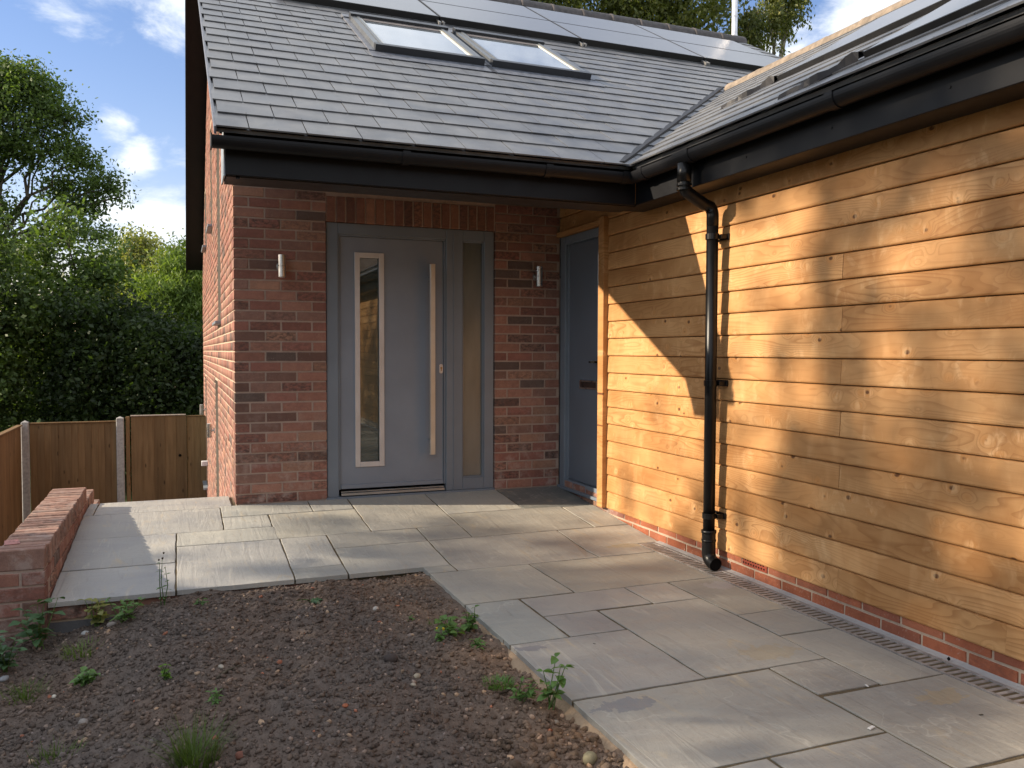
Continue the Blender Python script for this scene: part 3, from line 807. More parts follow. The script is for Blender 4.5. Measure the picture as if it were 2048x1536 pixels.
# ------------------------------------------------------------------ eaves
m = MB()
m.bbox(-.125, 2.400, -1.60, -1.575, 2.082, 2.332, .003)
m_ = MB(); zs_ = lambda y, d: 2.30+T*(y+1.70)-d
m_.add([(-.07, -1.575, zs_(-1.575, .305)), (-.07, .0, zs_(0, .305)), (-.07, .0, zs_(0, .04)), (-.07, -1.575, zs_(-1.575, .04)), (-.05, -1.575, zs_(-1.575, .305)), (-.05, .0, zs_(0, .305)), (-.05, .0, zs_(0, .04)), (-.05, -1.575, zs_(-1.575, .04))],
       [(0, 3, 2, 1), (4, 5, 6, 7), (0, 1, 5, 4), (1, 2, 6, 5), (2, 3, 7, 6), (3, 0, 4, 7)])
ob('porch_side_board', m_.mesh('porch_side_board', M_black), house)
fas = ob('front_fascia', m.mesh('front_fascia', M_black), house)
boxo('soffit_board', (-.12, 2.415, -1.575, -1.36, 2.076, 2.088), M_soffit, house, 0)
boxo('inner_fascia', (-.12, 2.40, -1.36, -1.335, 2.078, 2.40), M_soffit, house, 0)
boxo('eaves_box_end', (-.135, -.1255, -1.598, -1.335, 2.074, 2.33), M_endcap, house, .002)
m = MB(); zc_ = lambda y: 2.30+T*(y+1.70)-.095
m.add([(-.15, -1.50, zc_(-1.5)), (2.61, -1.50, zc_(-1.5)), (2.61, .02, zc_(.02)), (-.15, .02, zc_(.02)), (-.15, -1.50, zc_(-1.5)+.015), (2.61, -1.50, zc_(-1.5)+.015), (2.61, .02, zc_(.02)+.015), (-.15, .02, zc_(.02)+.015)],
      [(3, 2, 1, 0), (4, 5, 6, 7), (0, 1, 5, 4), (1, 2, 6, 5), (2, 3, 7, 6), (3, 0, 4, 7)])
ob('porch_lining', m.mesh('porch_lining', M_soffit), house)
m = MB(); m.box(.012, 2.6, .006, .1, 2.461, 3.19); ob('upper_wall', m.mesh('upper_wall', M_mortar), fwall)
m = MB(); m.add([(2.627, -1.40, 2.30), (2.627, 0, 2.30), (2.627, 0, 3.16), (2.627, -1.40, 2.38)], [(0, 3, 2, 1)]); ob('upper_lining', m.mesh('upper_lining', M_wood), clad)
m = MB(); m.bbox(2.400, 2.425, -9.5, -1.60, 2.082, 2.332, .003)
fas2 = ob('side_fascia', m.mesh('side_fascia', M_black), house)
boxo('side_soffit_board', (2.425, 2.61, -9.5, -1.36, 2.088, 2.100), M_soffit, house, 0)
for y in (-2.75, -3.37, -4.0):
    m = MB(); m.tube([(2.4005, y, 2.15), (2.396, y, 2.15)], .006, 10); ob('fixing_pin', m.mesh('fixing_pin', M_black), fas2)
# gutters: open half-round troughs
def gutter(name, axis, fix, zc, a0, a1, r0=.047, th=.004):
    m = MB(); N = 14; prof = []
    for k in range(N+1):
        t = pi+pi*k/N; prof.append((fix+r0*cos(t), zc+r0*1.05*sin(t)))
    prof = [(fix-r0, zc+.012)]+prof+[(fix+r0, zc+.012)]
    inn = []
    for k in range(N+1):
        t = 2*pi-pi*k/N; inn.append((fix+(r0-th)*cos(t), zc+(r0-th)*1.05*sin(t)))
    prof = prof+[(fix+r0-th, zc+.012)]+inn+[(fix-r0+th, zc+.012)]
    m.profile(prof, a0, a1, axis, True)
    return ob(name, m.mesh(name, M_black, False), house)
def gband(parent, axis, fix, zc, at, w=.05, r0=.0515):
    m = MB(); N = 14; prof = []
    for k in range(N+1):
        t = pi+pi*k/N; prof.append((fix+r0*cos(t), zc+r0*1.05*sin(t)))
    prof = [(fix-r0, zc+.018)]+prof+[(fix+r0, zc+.018)]
    inn = [(fix+r0-.004, zc+.018)]+[(fix+(r0-.004)*cos(2*pi-pi*k/N), zc+(r0-.004)*1.05*sin(2*pi-pi*k/N)) for k in range(N+1)]+[(fix-r0+.004, zc+.018)]
    m.profile(prof+inn, at-w/2, at+w/2, axis, True)
    return ob('gutter_union', m.mesh('gutter_union', M_black), parent)
g1 = gutter('front_gutter', 'x', -1.668, 2.252, -.195, 2.345)
g2 = gutter('side_gutter', 'y', 2.335, 2.252, -9.5, -1.70)
for x in (.85, 1.74, 2.27): gband(g1, 'x', -1.668, 2.252, x, .045)
for y in (-1.84, -2.29, -3.47, -4.42): gband(g2, 'y', 2.335, 2.252, y, .16 if y == -2.29 else .05)
boxo('stop_end', (-.202, -.194, -1.718, -1.618, 2.200, 2.272), M_black, g1, .002)
# downpipe with swan neck
dp = part('downpipe'); py_ = -2.285; R = .0345
m = MB(); pts = [(2.325, py_, 2.19), (2.325, py_, 2.085)]
for k in range(1, 6): a = k/5*radians(62); pts.append((2.325+.05*(1-cos(a)), py_, 2.085-.05*sin(a)))
q = Vector(pts[-1]); pts.append((q.x+.11, py_, q.z-.058)); q = Vector(pts[-1])
for k in range(1, 6): a = radians(62)*(1-k/5); pts.append((2.520-.045*(1-cos(a)), py_, q.z-.012*k))
pts.append((2.520, py_, 1.86))
m.tube(pts, R+.001, 18); ob('swan_neck', m.mesh('swan_neck', M_blackpipe, True), dp)
m = MB(); m.tube([(2.520, py_, 1.90), (2.520, py_, .02)], R, 20); ob('pipe_shaft', m.mesh('pipe_shaft', M_blackpipe, True), dp)
m = MB(); m.tube([(2.325, py_, 2.205), (2.325, py_, 2.10)], R+.006, 18); ob('gutter_outlet', m.mesh('gutter_outlet', M_blackpipe, True), dp)
for z in (2.085, 2.06): m = MB(); m.tube([(2.325, py_, z+.006), (2.325, py_, z-.006)], R+.009, 18); ob('socket_ring', m.mesh('socket_ring', M_blackpipe), dp)
for z in (1.80, .95, .17):
    m = MB(); m.tube([(2.520, py_, z+.016), (2.520, py_, z-.016)], R+.006, 20); m.bbox(2.545, 2.598, py_-.05, py_-.033, z-.012, z+.012, .002); m.bbox(2.545, 2.598, py_+.033, py_+.05, z-.012, z+.012, .002); m.bbox(2.588, 2.600, py_-.06, py_+.06, z-.018, z+.018, .002)
    ob('pipe_clip', m.mesh('pipe_clip', M_blackpipe), dp)
m = MB(); pts = [(2.520, py_, .075), (2.520, py_, -.045)]
for k in range(1, 8): a = k/7*radians(78); pts.append((2.520, py_-.055*(1-cos(a)), -.045-.055*sin(a)))
pts.append((2.520, pts[-1][1]-.03, pts[-1][2]-.006))
m.tube(pts, R+.006, 20, caps=False); m.tube([(2.520, py_, .085), (2.520, py_, .068)], R+.010, 20); m.tube([(2.520, py_, .03), (2.520, py_, .02)], R+.009, 20)
sh = ob('pipe_shoe', m.mesh('pipe_shoe', M_blackpipe, True), dp)
m = MB(); e = Vector(pts[-1]); m.tube([e+Vector((0, .004, 0)), e+Vector((0, .002, 0))], R+.002, 20); ob('shoe_mouth', m.mesh('shoe_mouth', M_void), sh)

# ------------------------------------------------------------------ roofs
RM = Matrix.Rotation(CA, 4, 'X')                       # main slope: local x, y up-slope
RWm = Matrix.Rotation(-pi/2, 4, 'Z') @ Matrix.Rotation(CA, 4, 'X')
# wing: up-slope is +x, local x must run along world -y -> rotate: x->-y, y->x(up)
def main_pt(x, s, off=0): return Vector((x, -1.70+s/CF, 2.30+T*s/CF)) + Vector((0, -T, 1))/CF*off
def wing_pt(y, s, off=0): return Vector((2.30+s/CF, y, 2.30+T*s/CF)) + Vector((-T, 0, 1))/CF*off
XR = 7.60; SR = (RY+1.70)*CF; XWR = 4.85; SWR = (XWR-2.30)*CF
YV = XWR-2.30-1.70      # y of valley top
m = MB()
def poly(pts, th=.02, nrm=None):
    n = len(pts); nrm = nrm or (pts[1]-pts[0]).cross(pts[2]-pts[0]).normalized()
    m.add(list(pts)+[p-nrm*th for p in pts], [tuple(range(n)), tuple(range(n, 2*n))[::-1]]+[((i+1) % n, i, n+i, n+(i+1) % n) for i in range(n)])
poly([main_pt(-.172, .02, -.004), main_pt(2.31, .02, -.004), main_pt(XWR, SWR, -.004), main_pt(XR, SWR, -.004), main_pt(XR, SR, -.004), main_pt(-.172, SR, -.004)])
rear0 = Vector((0, YB+.12, ZB-.02))
poly([Vector((-.172, RY, RZ+.01)), Vector((XR, RY, RZ+.01)), Vector((XR, YB+.12, ZB)), Vector((-.172, YB+.12, ZB))])
mroof = ob('main_roof', m.mesh('main_roof', M_slate), house, label='main slate roof over the porch')
m = MB()
poly([wing_pt(-1.69, .02, -.004), wing_pt(-9.5, .02, -.004), wing_pt(-9.5, SWR, -.004), wing_pt(YV, SWR, -.004)], nrm=Vector((-T, 0, 1)).normalized())
poly([Vector((XWR, YV, 2.3+T*2.55)), Vector((XWR, -9.5, 2.3+T*2.55)), Vector((XWR+2.5, -9.5, 2.3)), Vector((XWR+2.5, YV, 2.3))], nrm=Vector((T, 0, 1)).normalized())
wroof = ob('wing_roof', m.mesh('wing_roof', M_slate), house, label='slate roof slope over the timber wall')
m = MB(); m.box(2.75, 7.3, -9.5, -9.4, -.3, 3.6); m.box(7.2, 7.3, -9.4, 0, -1.9, 2.3); ob('wing_end_wall', m.mesh('wing_end_wall', M_mortar), house)


def clip(poly_, a, b, c_):
    """keep a*x+b*y<=c"""
    out = []
    for i in range(len(poly_)):
        p, q = poly_[i], poly_[(i+1) % len(poly_)]; fp = a*p[0]+b*p[1]-c_; fq = a*q[0]+b*q[1]-c_
        if fp <= 0: out.append(p)
        if fp*fq < 0: t = fp/(fp-fq); out.append((p[0]+(q[0]-p[0])*t, p[1]+(q[1]-p[1])*t))
    return out


def slate_geo(pts, rivet=None, L0=0.):
    """pts: 2-D outline (x, up-slope) local; tail at y=0 raised"""
    n = len(pts); zt = lambda y: .019-.034*y
    V = [(x, y, zt(y)) for x, y in pts]+[(x, y, zt(y)-.0085) for x, y in pts]
    Fc = [tuple(range(n)), tuple(range(n, 2*n))[::-1]]+[((i+1) % n, i, n+i, n+(i+1) % n) for i in range(n)]
    if rivet is not None:
        b = len(V); 
        V += [(rivet+.0045*cos(k*pi/3), .018+.0045*sin(k*pi/3), zt(.018)) for k in range(6)]+[(rivet+.003*cos(k*pi/3), .018+.003*sin(k*pi/3), zt(.018)+.0018) for k in range(6)]
        Fc += [tuple(range(b+6, b+12))]+[(b+k, b+(k+1) % 6, b+6+(k+1) % 6, b+6+k) for k in range(6)]
    return V, Fc
GA = .2555; SW = .3035
V, Fc = slate_geo([(.0028, 0), (SW-.0028, 0), (SW-.0028, .40), (.0028, .40)], SW/2)
slate_full = mesh('slate', V, Fc, M_slate)
stuff = {'m': MB(), 'w': MB()}
cnt = 0
def lay(roof, which, R3, org, rows, xlo, xhi, vfun, individual, offs):
    """rows of slates; vfun(s) gives clip of local x at height s as (a,b,c) half planes"""
    global cnt
    for k in rows:
        s0 = k*GA; x = xlo+offs(k)-SW*2
        while x < xhi:
            a, b = max(x, xlo), min(x+SW, xhi)
            if b-a > .02:
                pts = [(a+.0028, 0), (b-.0028, 0), (b-.0028, .40), (a+.0028, .40)]
                full = (a == x and b == x+SW)
                for (ca, cb, cc) in vfun(s0):
                    p2 = clip(pts, ca, cb, cc)
                    if len(p2) != len(pts) or p2 != pts: full = False
                    pts = p2
                    if len(pts) < 3: break
                if len(pts) >= 3:
                    W3 = org(s0)
                    if individual(k, a, b):
                        cnt += 1
                        if full: ob('slate', slate_full, roof, W3+R3 @ Vector((a, 0, rnd.uniform(0, .0018))), R3 @ Matrix.Rotation(rnd.uniform(-.004, .004), 3, 'Z') @ Matrix.Rotation(rnd.uniform(-.003, .004), 3, 'X'))
                        else:
                            V, Fc = slate_geo([(p-a, q) for p, q in pts]); ob('slate', mesh('slate', V, Fc, M_slate), roof, W3+R3 @ Vector((a, 0, 0)), R3)
                    else:
                        V, Fc = slate_geo(pts); stuff[which].add([W3+R3 @ Vector(v) for v in V], Fc)
            x += SW
R3m = RM.to_3x3()
# main: local x = world x (origin x=0), local y up-slope
vm = lambda s0: [(1, -1/CF, 2.30+s0/CF+.0)] if s0 < SWR-.05 else []
UNIT = [(1.135, 2.075), (2.145, 3.085)]
def indm(k, a, b):
    if k > 16: return False
    s = k*GA
    if 2.6 < s < 3.5 and ((a > 1.14 and b < 2.07) or (a > 2.15 and b < 3.08)): return False
    return True
lay(mroof, 'm', R3m, lambda s: main_pt(0, s), range(0, int(SR/GA)+1), -.178, XR, vm, indm, lambda k: (SW*.56 if k % 2 == 0 else SW*.06))
# wing: local x = -world y measured from 0
R3w = Matrix(((0, cos(CA), -sin(CA)), (-1, 0, 0), (0, sin(CA), cos(CA))))
vw = lambda s0: [(-1, -1/CF, 1.70-s0/CF*-1*0-0)] 
def vwf(s0): return [(-1, 1/CF, -(1.70)+0+0) if False else (-1, -1/CF, -1.70+s0/CF)]
# world y of a point = -lx ; inside when y < -1.70+(s0+ly)/CF  ->  -lx - ly/CF <= -1.70+s0/CF
lay(wroof, 'w', R3w, lambda s: wing_pt(0, s), range(0, int(SWR/GA)+1), -YV, 9.4, vwf, lambda k, a, b: k <= 3 and a < 4.9, lambda k: (SW*.5 if k % 2 == 0 else 0))
for w, rf in (('m', mroof), ('w', wroof)):
    ob('slate_field', stuff[w].mesh('slate_field', M_slate), rf, kind='stuff')
# valley lead
m = MB(); a = wing_pt(-1.69, 0.0, 0); 
def vp(s, dx): return Vector((2.30+s/CF+dx, -1.70+s/CF, 2.30+T*s/CF))
V = []; ns = 14
for i in range(ns):
    s = SWR*i/(ns-1)-.02
    for w_, h_ in ((-.085, .030), (-.080, .050), (-.03, .048), (-.026, .014)):
        p = vp(s, 0)+Vector((w_, -w_, 0))*.7+Vector((0, 0, h_+rnd.uniform(-.004, .004))); V.append(p)
m.add(V, [(i*4+k, i*4+k+1, (i+1)*4+k+1, (i+1)*4+k) for i in range(ns-1) for k in range(3)])
ob('valley_edge', m.mesh('valley_edge', M_leadd), house)
m = MB(); V = []
for i in range(ns):
    s = SWR*i/(ns-1)-.02
    for w_, h_ in ((-.026, .016), (.02, .012), (.07, .030), (.10, .034), (.13, .026)):
        j_ = rnd.uniform(-.008, .008) if w_ > .03 else 0
        p = vp(s, 0)+Vector((w_+j_, -(w_+j_), 0))*.7 + Vector((0, 0, h_)); V.append(p)
m.add(V, [(i*5+k, i*5+k+1, (i+1)*5+k+1, (i+1)*5+k) for i in range(ns-1) for k in range(4)])
ob('valley_flashing', m.mesh('valley_flashing', M_lead), house)
# ridge tiles
def ridge(parent, p0, d, n, L, mt, r0=.105, pitch=T):
    d = Vector(d); side = Vector((d.y, -d.x, 0)); V0 = []
    for i in range(n):
        m = MB(); N = 8; V = []
        for e_, (t, rr) in enumerate(((0, r0*1.08), (.05, r0*1.08), (.055, r0), (L-.006, r0))):
            for k in range(N+1):
                a = pi*k/N; lift = sin(a)
                q = side*(cos(a)*rr*1.25)+Vector((0, 0, -.055+lift*(.055+rr*.75)))
                V.append(d*t+q)
        m.add(V, [(e_*(N+1)+k+1, e_*(N+1)+k, (e_+1)*(N+1)+k, (e_+1)*(N+1)+k+1) for e_ in range(3) for k in range(N)]+[tuple(range(N+1))])
        if i == 0: rm = m.mesh('ridge_tile', mt, True)
        ob('ridge_tile', rm, parent, Vector(p0)+d*(i*L)+Vector((0, 0, rnd.uniform(-.003, .003))))
ridge(mroof, (-.17, RY, RZ+.005), (1, 0, 0), 17, .455, M_ridge)
ridge(wroof, (XWR, YV-.06, 2.3+T*2.55+.01), (0, -1, 0), 19, .45, M_ridget, .06)
# verges: thin dry verge at front, deep black barge down the rear slope
m = MB()
for s in range(26):
    a = main_pt(-.182, s*.27, .0); 
m.add([main_pt(-.184, 0, .012), main_pt(-.172, 0, .012), main_pt(-.172, SR, .012), main_pt(-.184, SR, .012), main_pt(-.184, 0, -.03), main_pt(-.172, 0, -.03), main_pt(-.172, SR, -.03), main_pt(-.184, SR, -.03)],
      [(0, 1, 2, 3), (7, 6, 5, 4), (4, 5, 1, 0), (5, 6, 2, 1), (6, 7, 3, 2), (7, 4, 0, 3)])
ob('verge_trim', m.mesh('verge_trim', M_lead), house)
m = MB(); E_ = Vector((0, YB+.12-RY, ZB-RZ)); 
def bar(x0, x1, up_, dn, ext=0):
    A = Vector((0, RY+.02, RZ-.015)); B = Vector((0, YB+.12, ZB))
    V = [(x0, A.y, A.z+up_), (x1, A.y, A.z+up_), (x1, B.y, B.z+up_), (x0, B.y, B.z+up_), (x0, A.y, A.z-dn), (x1, A.y, A.z-dn), (x1, B.y, B.z-dn), (x0, B.y, B.z-dn)]
    m.add(V, [(0, 1, 2, 3), (7, 6, 5, 4), (4, 5, 1, 0), (5, 6, 2, 1), (6, 7, 3, 2), (7, 4, 0, 3)])
bar(-.265, -.24, .02, .22); ob('rear_bargeboard', m.mesh('rear_bargeboard', M_black), house)
m = MB(); bar(-.24, .006, .015, .16); ob('rear_verge_soffit', m.mesh('rear_verge_soffit', M_black), house)
m = MB(); m.box(.006, XR, YB-.01, YB+.10, ZB-.3, ZB-.02); ob('rear_fascia', m.mesh('rear_fascia', M_black), house)
# right gable of the main house
m = MB(); m.add([(7.42, 0, 2.3), (7.42, YB, 2.4), (7.42, RY, RZ-.15), (7.40, 0, 2.3), (7.40, YB, 2.4), (7.40, RY, RZ-.15)], [(0, 1, 2), (5, 4, 3), (0, 2, 5, 3), (1, 4, 5, 2)])
ob('right_gable', m.mesh('right_gable', M_mortar), house)

# rooflights
def mbox(m, xa, xb, sa, sb, o0, o1, f=main_pt):
    c_ = [f(x, s, o) for o in (o0, o1) for (x, s) in ((xa, sa), (xb, sa), (xb, sb), (xa, sb))]
    m.add(c_, [(3, 2, 1, 0), (4, 5, 6, 7), (0, 1, 5, 4), (1, 2, 6, 5), (2, 3, 7, 6), (3, 0, 4, 7)])
for xa, xb in UNIT:
    u = part('rooflight'); s0, s1, h = 2.47, 3.80, .068
    m = MB(); mbox(m, xa-.06, xb+.06, s0-.20, s0, .016, .022); mbox(m, xa-.05, xa, s0, s1+.05, .016, .030); mbox(m, xb, xb+.05, s0, s1+.05, .016, .030); mbox(m, xa-.05, xb+.05, s1, s1+.14, .016, .040)
    ob('apron_flashing', m.mesh('apron_flashing', M_lead), u)
    m = MB(); mbox(m, xa, xb, s0, s0+.07, .0, h+.010); ob('bottom_rail', m.mesh('bottom_rail', M_veluxd), u)
    m = MB(); mbox(m, xa, xb, s1-.10, s1, .0, h+.022); ob('top_rail', m.mesh('top_rail', M_veluxd), u)
    for ra, rb in ((xa, xa+.052), (xb-.052, xb)): m = MB(); mbox(m, ra, rb, s0+.071, s1-.101, .0, h); ob('side_rail', m.mesh('side_rail', M_velux), u)
    for ra, rb in ((xa+.053, xa+.076), (xb-.076, xb-.053)): m = MB(); mbox(m, ra, rb, s0+.071, s1-.101, .0, h+.006); ob('cover_strip', m.mesh('cover_strip', M_velux), u)
    for ra, rb in ((xa+.077, xa+.10), (xb-.10, xb-.077)): m = MB(); mbox(m, ra, rb, s0+.071, s1-.101, .0, h-.006); ob('glazing_bead', m.mesh('glazing_bead', M_veluxw), u)
    m = MB(); mbox(m, xa+.101, xb-.101, s0+.071, s1-.20, .0, h-.010); ob('pane', m.mesh('pane', M_rg), u)
    m = MB(); mbox(m, xa+.101, xb-.101, s1-.20, s1-.101, .0, h-.004); ob('vent_flap', m.mesh('vent_flap', M_flap), u)
# solar panels, main roof: two rows landscape, each panel its own part
XJ = [-.0, .54, 2.16, 3.78, 5.38, 7.0]
def panel(f, a, b, s0, s1, o0, o1, glab=None):
    m = MB(); w = .014
    mbox(m, a, b, s0, s1, o0, o1, f); p = ob('solar_panel', m.mesh('solar_panel', M_pvframe), house)
    m = MB(); mbox(m, a+w, b-w, s0+w, s1-w, o1, o1+.0015, f); ob('panel_glass', m.mesh('panel_glass', M_pv), p)
for r0, r1 in ((4.37, 5.33), (5.345, 6.30)):
    for a, b in zip(XJ[1:], XJ[2:]): panel(main_pt, a+.008, b-.008, r0, r1, .045, .082)
for x in XJ[2:5]:
    m = MB(); mbox(m, x-.03, x-.008, 4.25, 4.37, .02, .05); mbox(m, x+.015, x+.037, 4.27, 4.37, .02, .05); ob('panel_clamp', m.mesh('panel_clamp', M_alu), house)
m = MB(); mbox(m, XJ[1], XJ[-1], 4.371, 4.40, .016, .045); ob('bird_guard', m.mesh('bird_guard', M_pvframe), house)
# wing panels (in-roof trays)
wf = lambda y, s, o: wing_pt(-y, s, o)
for i in range(4):
    panel(wf, 1.80+1.66*i, 3.44+1.66*i, 1.24, 2.24, .012, .045)
for i in range(3):
    panel(wf, 3.37+1.66*i, 5.01+1.66*i, .34, 1.18, .012, .045)
def wavy(y, s):
    m = MB(); V = []; n = 12
    for i in range(n):
        t = i/(n-1); yy = y+.02+t*.34; ss = s-.02-.22*t+.02*sin(t*9); hh = .018+.035*(1-t)*abs(sin(t*8+.6))
        V += [wing_pt(yy, ss, .017), wing_pt(yy, ss+.02, .017+hh), wing_pt(yy, ss+.10*(1-t)+.03, .018)]
    m.add(V, [(i*3+k, i*3+k+1, (i+1)*3+k+1, (i+1)*3+k) for i in range(n-1) for k in range(2)])
    m2 = m; ob('tray_flashing', m2.mesh('tray_flashing', M_leadd), house)
wavy(-1.80, 1.24); wavy(-3.37, .34)
# flue
fl_ = part('flue_pipe'); m = MB(); m.tube([(7.56, 4.45, 5.45), (7.56, 4.45, 7.2)], .043, 16); ob('flue_shaft', m.mesh('flue_shaft', plain('bright_flue_steel', (.8, .8, .84), .35, .5, .6)), fl_)
for z in (5.95, 6.24, 6.52, 6.8): m = MB(); m.tube([(7.56, 4.45, z), (7.56, 4.45, z+.02)], .047, 16); ob('flue_band', m.mesh('flue_band', M_steel), fl_)

# ------------------------------------------------------------------ wall lamps (fixed to the wall, top level)
def lamp(loc, face, label, group='stainless up and down wall lamps'):
    t = thing('wall_lamp', label, 'wall lamp', loc, group); x, y, z = loc
    dx, dy = face; m = MB(); cx, cy = x+dx*.062, y+dy*.062
    m.tube([(cx, cy, z-.082), (cx, cy, z-.080), (cx, cy, z-.004), (cx, cy, z-.002), (cx, cy, z+.002), (cx, cy, z+.004), (cx, cy, z+.080), (cx, cy, z+.082)], [.024, .028, .028, .026, .026, .028, .028, .024], 24)
    ob('lamp_body', m.mesh('lamp_body', M_steel, False), t)
    m = MB(); m.tube([(x+dx*.001, y+dy*.001, z), (x+dx*.010, y+dy*.010, z)], .034, 24); m.tube([(x+dx*.01, y+dy*.01, z), (x+dx*.04, y+dy*.04, z)], .012, 12)
    ob('mounting_plate', m.mesh('mounting_plate', M_steel), t)
    m = MB(); m.tube([(cx, cy, z+.0822), (cx, cy, z+.0826)], .021, 16); m.tube([(cx, cy, z-.0826), (cx, cy, z-.0822)], .021, 16); ob('lens', m.mesh('lens', M_white), t)
lamp((.335, -.003, 1.752), (0, -1), 'brushed steel cylinder lamp on the brick pier left of the front door')
lamp((2.383, -.003, 1.748), (0, -1), 'brushed steel cylinder lamp on the narrow brick pier right of the front door')
lamp((-.003, 3.95, .20), (-1, 0), 'nearer steel cylinder lamp low on the sunlit side wall')
lamp((-.003, 8.0, .18), (-1, 0), 'farther steel cylinder lamp low on the side wall above the gate')
o = boxo('overflow_hopper', (-.09, .0, 7.1, 7.2, -.62, -.55), M_white, None, .004)
tag(o, 'small white plastic pipe fitting low on the brick side wall beside the gate', 'pipe fitting')

# ------------------------------------------------------------------ paving
m = MB()
Xs = (-.985, .955); 
m.add([(-.985, .44, -.012), (-.985, 0, -.012), (.0, 0, -.012), (.0, .44, -.012)], [(0, 1, 2, 3)])
zb = lambda y: zfloor(y)-.0045
m.add([(-.985, 0, zb(0)), (-.985, -1.648, zb(-1.65)), (.96, -1.648, zb(-1.65)), (2.60, -1.65, zb(-1.65)), (2.60, 0, zb(0))], [(0, 1, 2, 3, 4)])
m.add([(.955, -1.65, zb(-2)), (.955, -9, zb(-2)), (2.60, -9, zb(-2)), (2.60, -1.65, zb(-2)), (.955, -1.65, -.35), (.955, -9, -.35)], [(0, 1, 2, 3), (1, 0, 4, 5)])
m.add([(-.985, -1.648, zb(-1.65)), (.96, -1.648, zb(-1.65)), (.96, -1.648, -.2), (-.985, -1.648, -.2)], [(3, 2, 1, 0)])
paving = ob('paving', m.mesh('paving', M_bed), kind='structure')
G0 = (.325, .322, .300)
SL = [  # x0,x1,y0,y1,colour
 (-.93, -.028, -.03, .44, (.27, .28, .285)), (-.995, -.938, -.03, .44, (.25, .27, .27)), (-.995, -.112, -.60, -.038, (.30, .31, .315)), (-.995, -.404, -1.19, -.61, (.29, .30, .31)), (-.995, -.404, -1.675, -1.20, (.30, .31, .33)),
 (-.104, .512, -.297, -.004, (.31, .325, .315)), (.521, .808, -.297, -.004, (.30, .31, .30)), (-.104, .196, -.598, -.306, (.31, .32, .31)), (.206, .812, -.885, -.306, (.33, .325, .29)),
 (-.396, .208, -.892, -.612, (.32, .325, .30)), (-.394, .214, -1.672, -.902, (.33, .335, .34)), (.222, .510, -1.485, -.895, (.33, .33, .32)), (.224, .512, -1.672, -1.495, (.33, .33, .31)),
 (.520, 1.118, -1.178, -.895, (.33, .32, .29)), (.520, 1.118, -1.672, -1.188, (.33, .325, .30)), (.820, 1.424, -.880, -.004, (.28, .275, .255)), (1.128, 1.424, -1.178, -.890, (.30, .29, .26)),
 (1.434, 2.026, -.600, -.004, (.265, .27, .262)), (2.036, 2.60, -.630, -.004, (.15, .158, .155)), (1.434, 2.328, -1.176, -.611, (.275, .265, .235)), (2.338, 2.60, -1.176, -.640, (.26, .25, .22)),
 (1.128, 2.036, -1.815, -1.186, (.275, .265, .25)), (2.046, 2.60, -1.595, -1.186, (.285, .265, .235)), (2.046, 2.438, -1.815, -1.597, (.285, .265, .235)), (.953, 1.118, -1.815, -1.682, (.27, .27, .24)),
 (.953, 1.560, -2.450, -1.826, (.33, .315, .27)), (1.570, 2.438, -2.460, -1.826, (.28, .265, .225)), (.953, 1.238, -3.072, -2.464, (.28, .305, .295)), (1.252, 1.850, -2.762, -2.466, (.28, .265, .255)),
 (1.250, 1.526, -3.070, -2.776, (.255, .24, .235)), (1.860, 2.122, -2.776, -2.470, (.29, .275, .26)), (1.538, 2.122, -3.690, -2.788, (.29, .275, .24)), (2.134, 2.438, -3.080, -2.472, (.205, .195, .165)),
 (2.134, 2.438, -3.396, -3.090, (.29, .275, .245)), (2.130, 2.438, -3.990, -3.406, (.285, .27, .24)), (.953, 1.528, -3.694, -3.084, (.26, .245, .235)), (.953, 1.824, -4.300, -3.706, (.29, .275, .245)),
 (1.836, 2.120, -3.980, -3.700, (.27, .255, .235)), (1.836, 2.438, -4.584, -4.004, (.28, .265, .235)), (.953, 1.336, -4.90, -4.314, (.29, .275, .25)), (1.346, 1.826, -4.90, -4.314, (.26, .245, .23)),
 (1.836, 2.438, -5.20, -4.600, (.30, .28, .25)), (.953, 1.826, -5.80, -4.91, (.28, .27, .25)), (1.836, 2.438, -6.10, -5.21, (.28, .27, .25)), (.953, 1.826, -6.40, -5.81, (.27, .26, .24)), (1.836, 2.438, -7.0, -6.11, (.28, .27, .25)), (.953, 1.826, -7.3, -6.41, (.28, .27, .25)), (1.836, 2.438, -7.9, -7.01, (.28, .27, .25)), (.953, 1.826, -8.2, -7.31, (.28, .27, .25))]
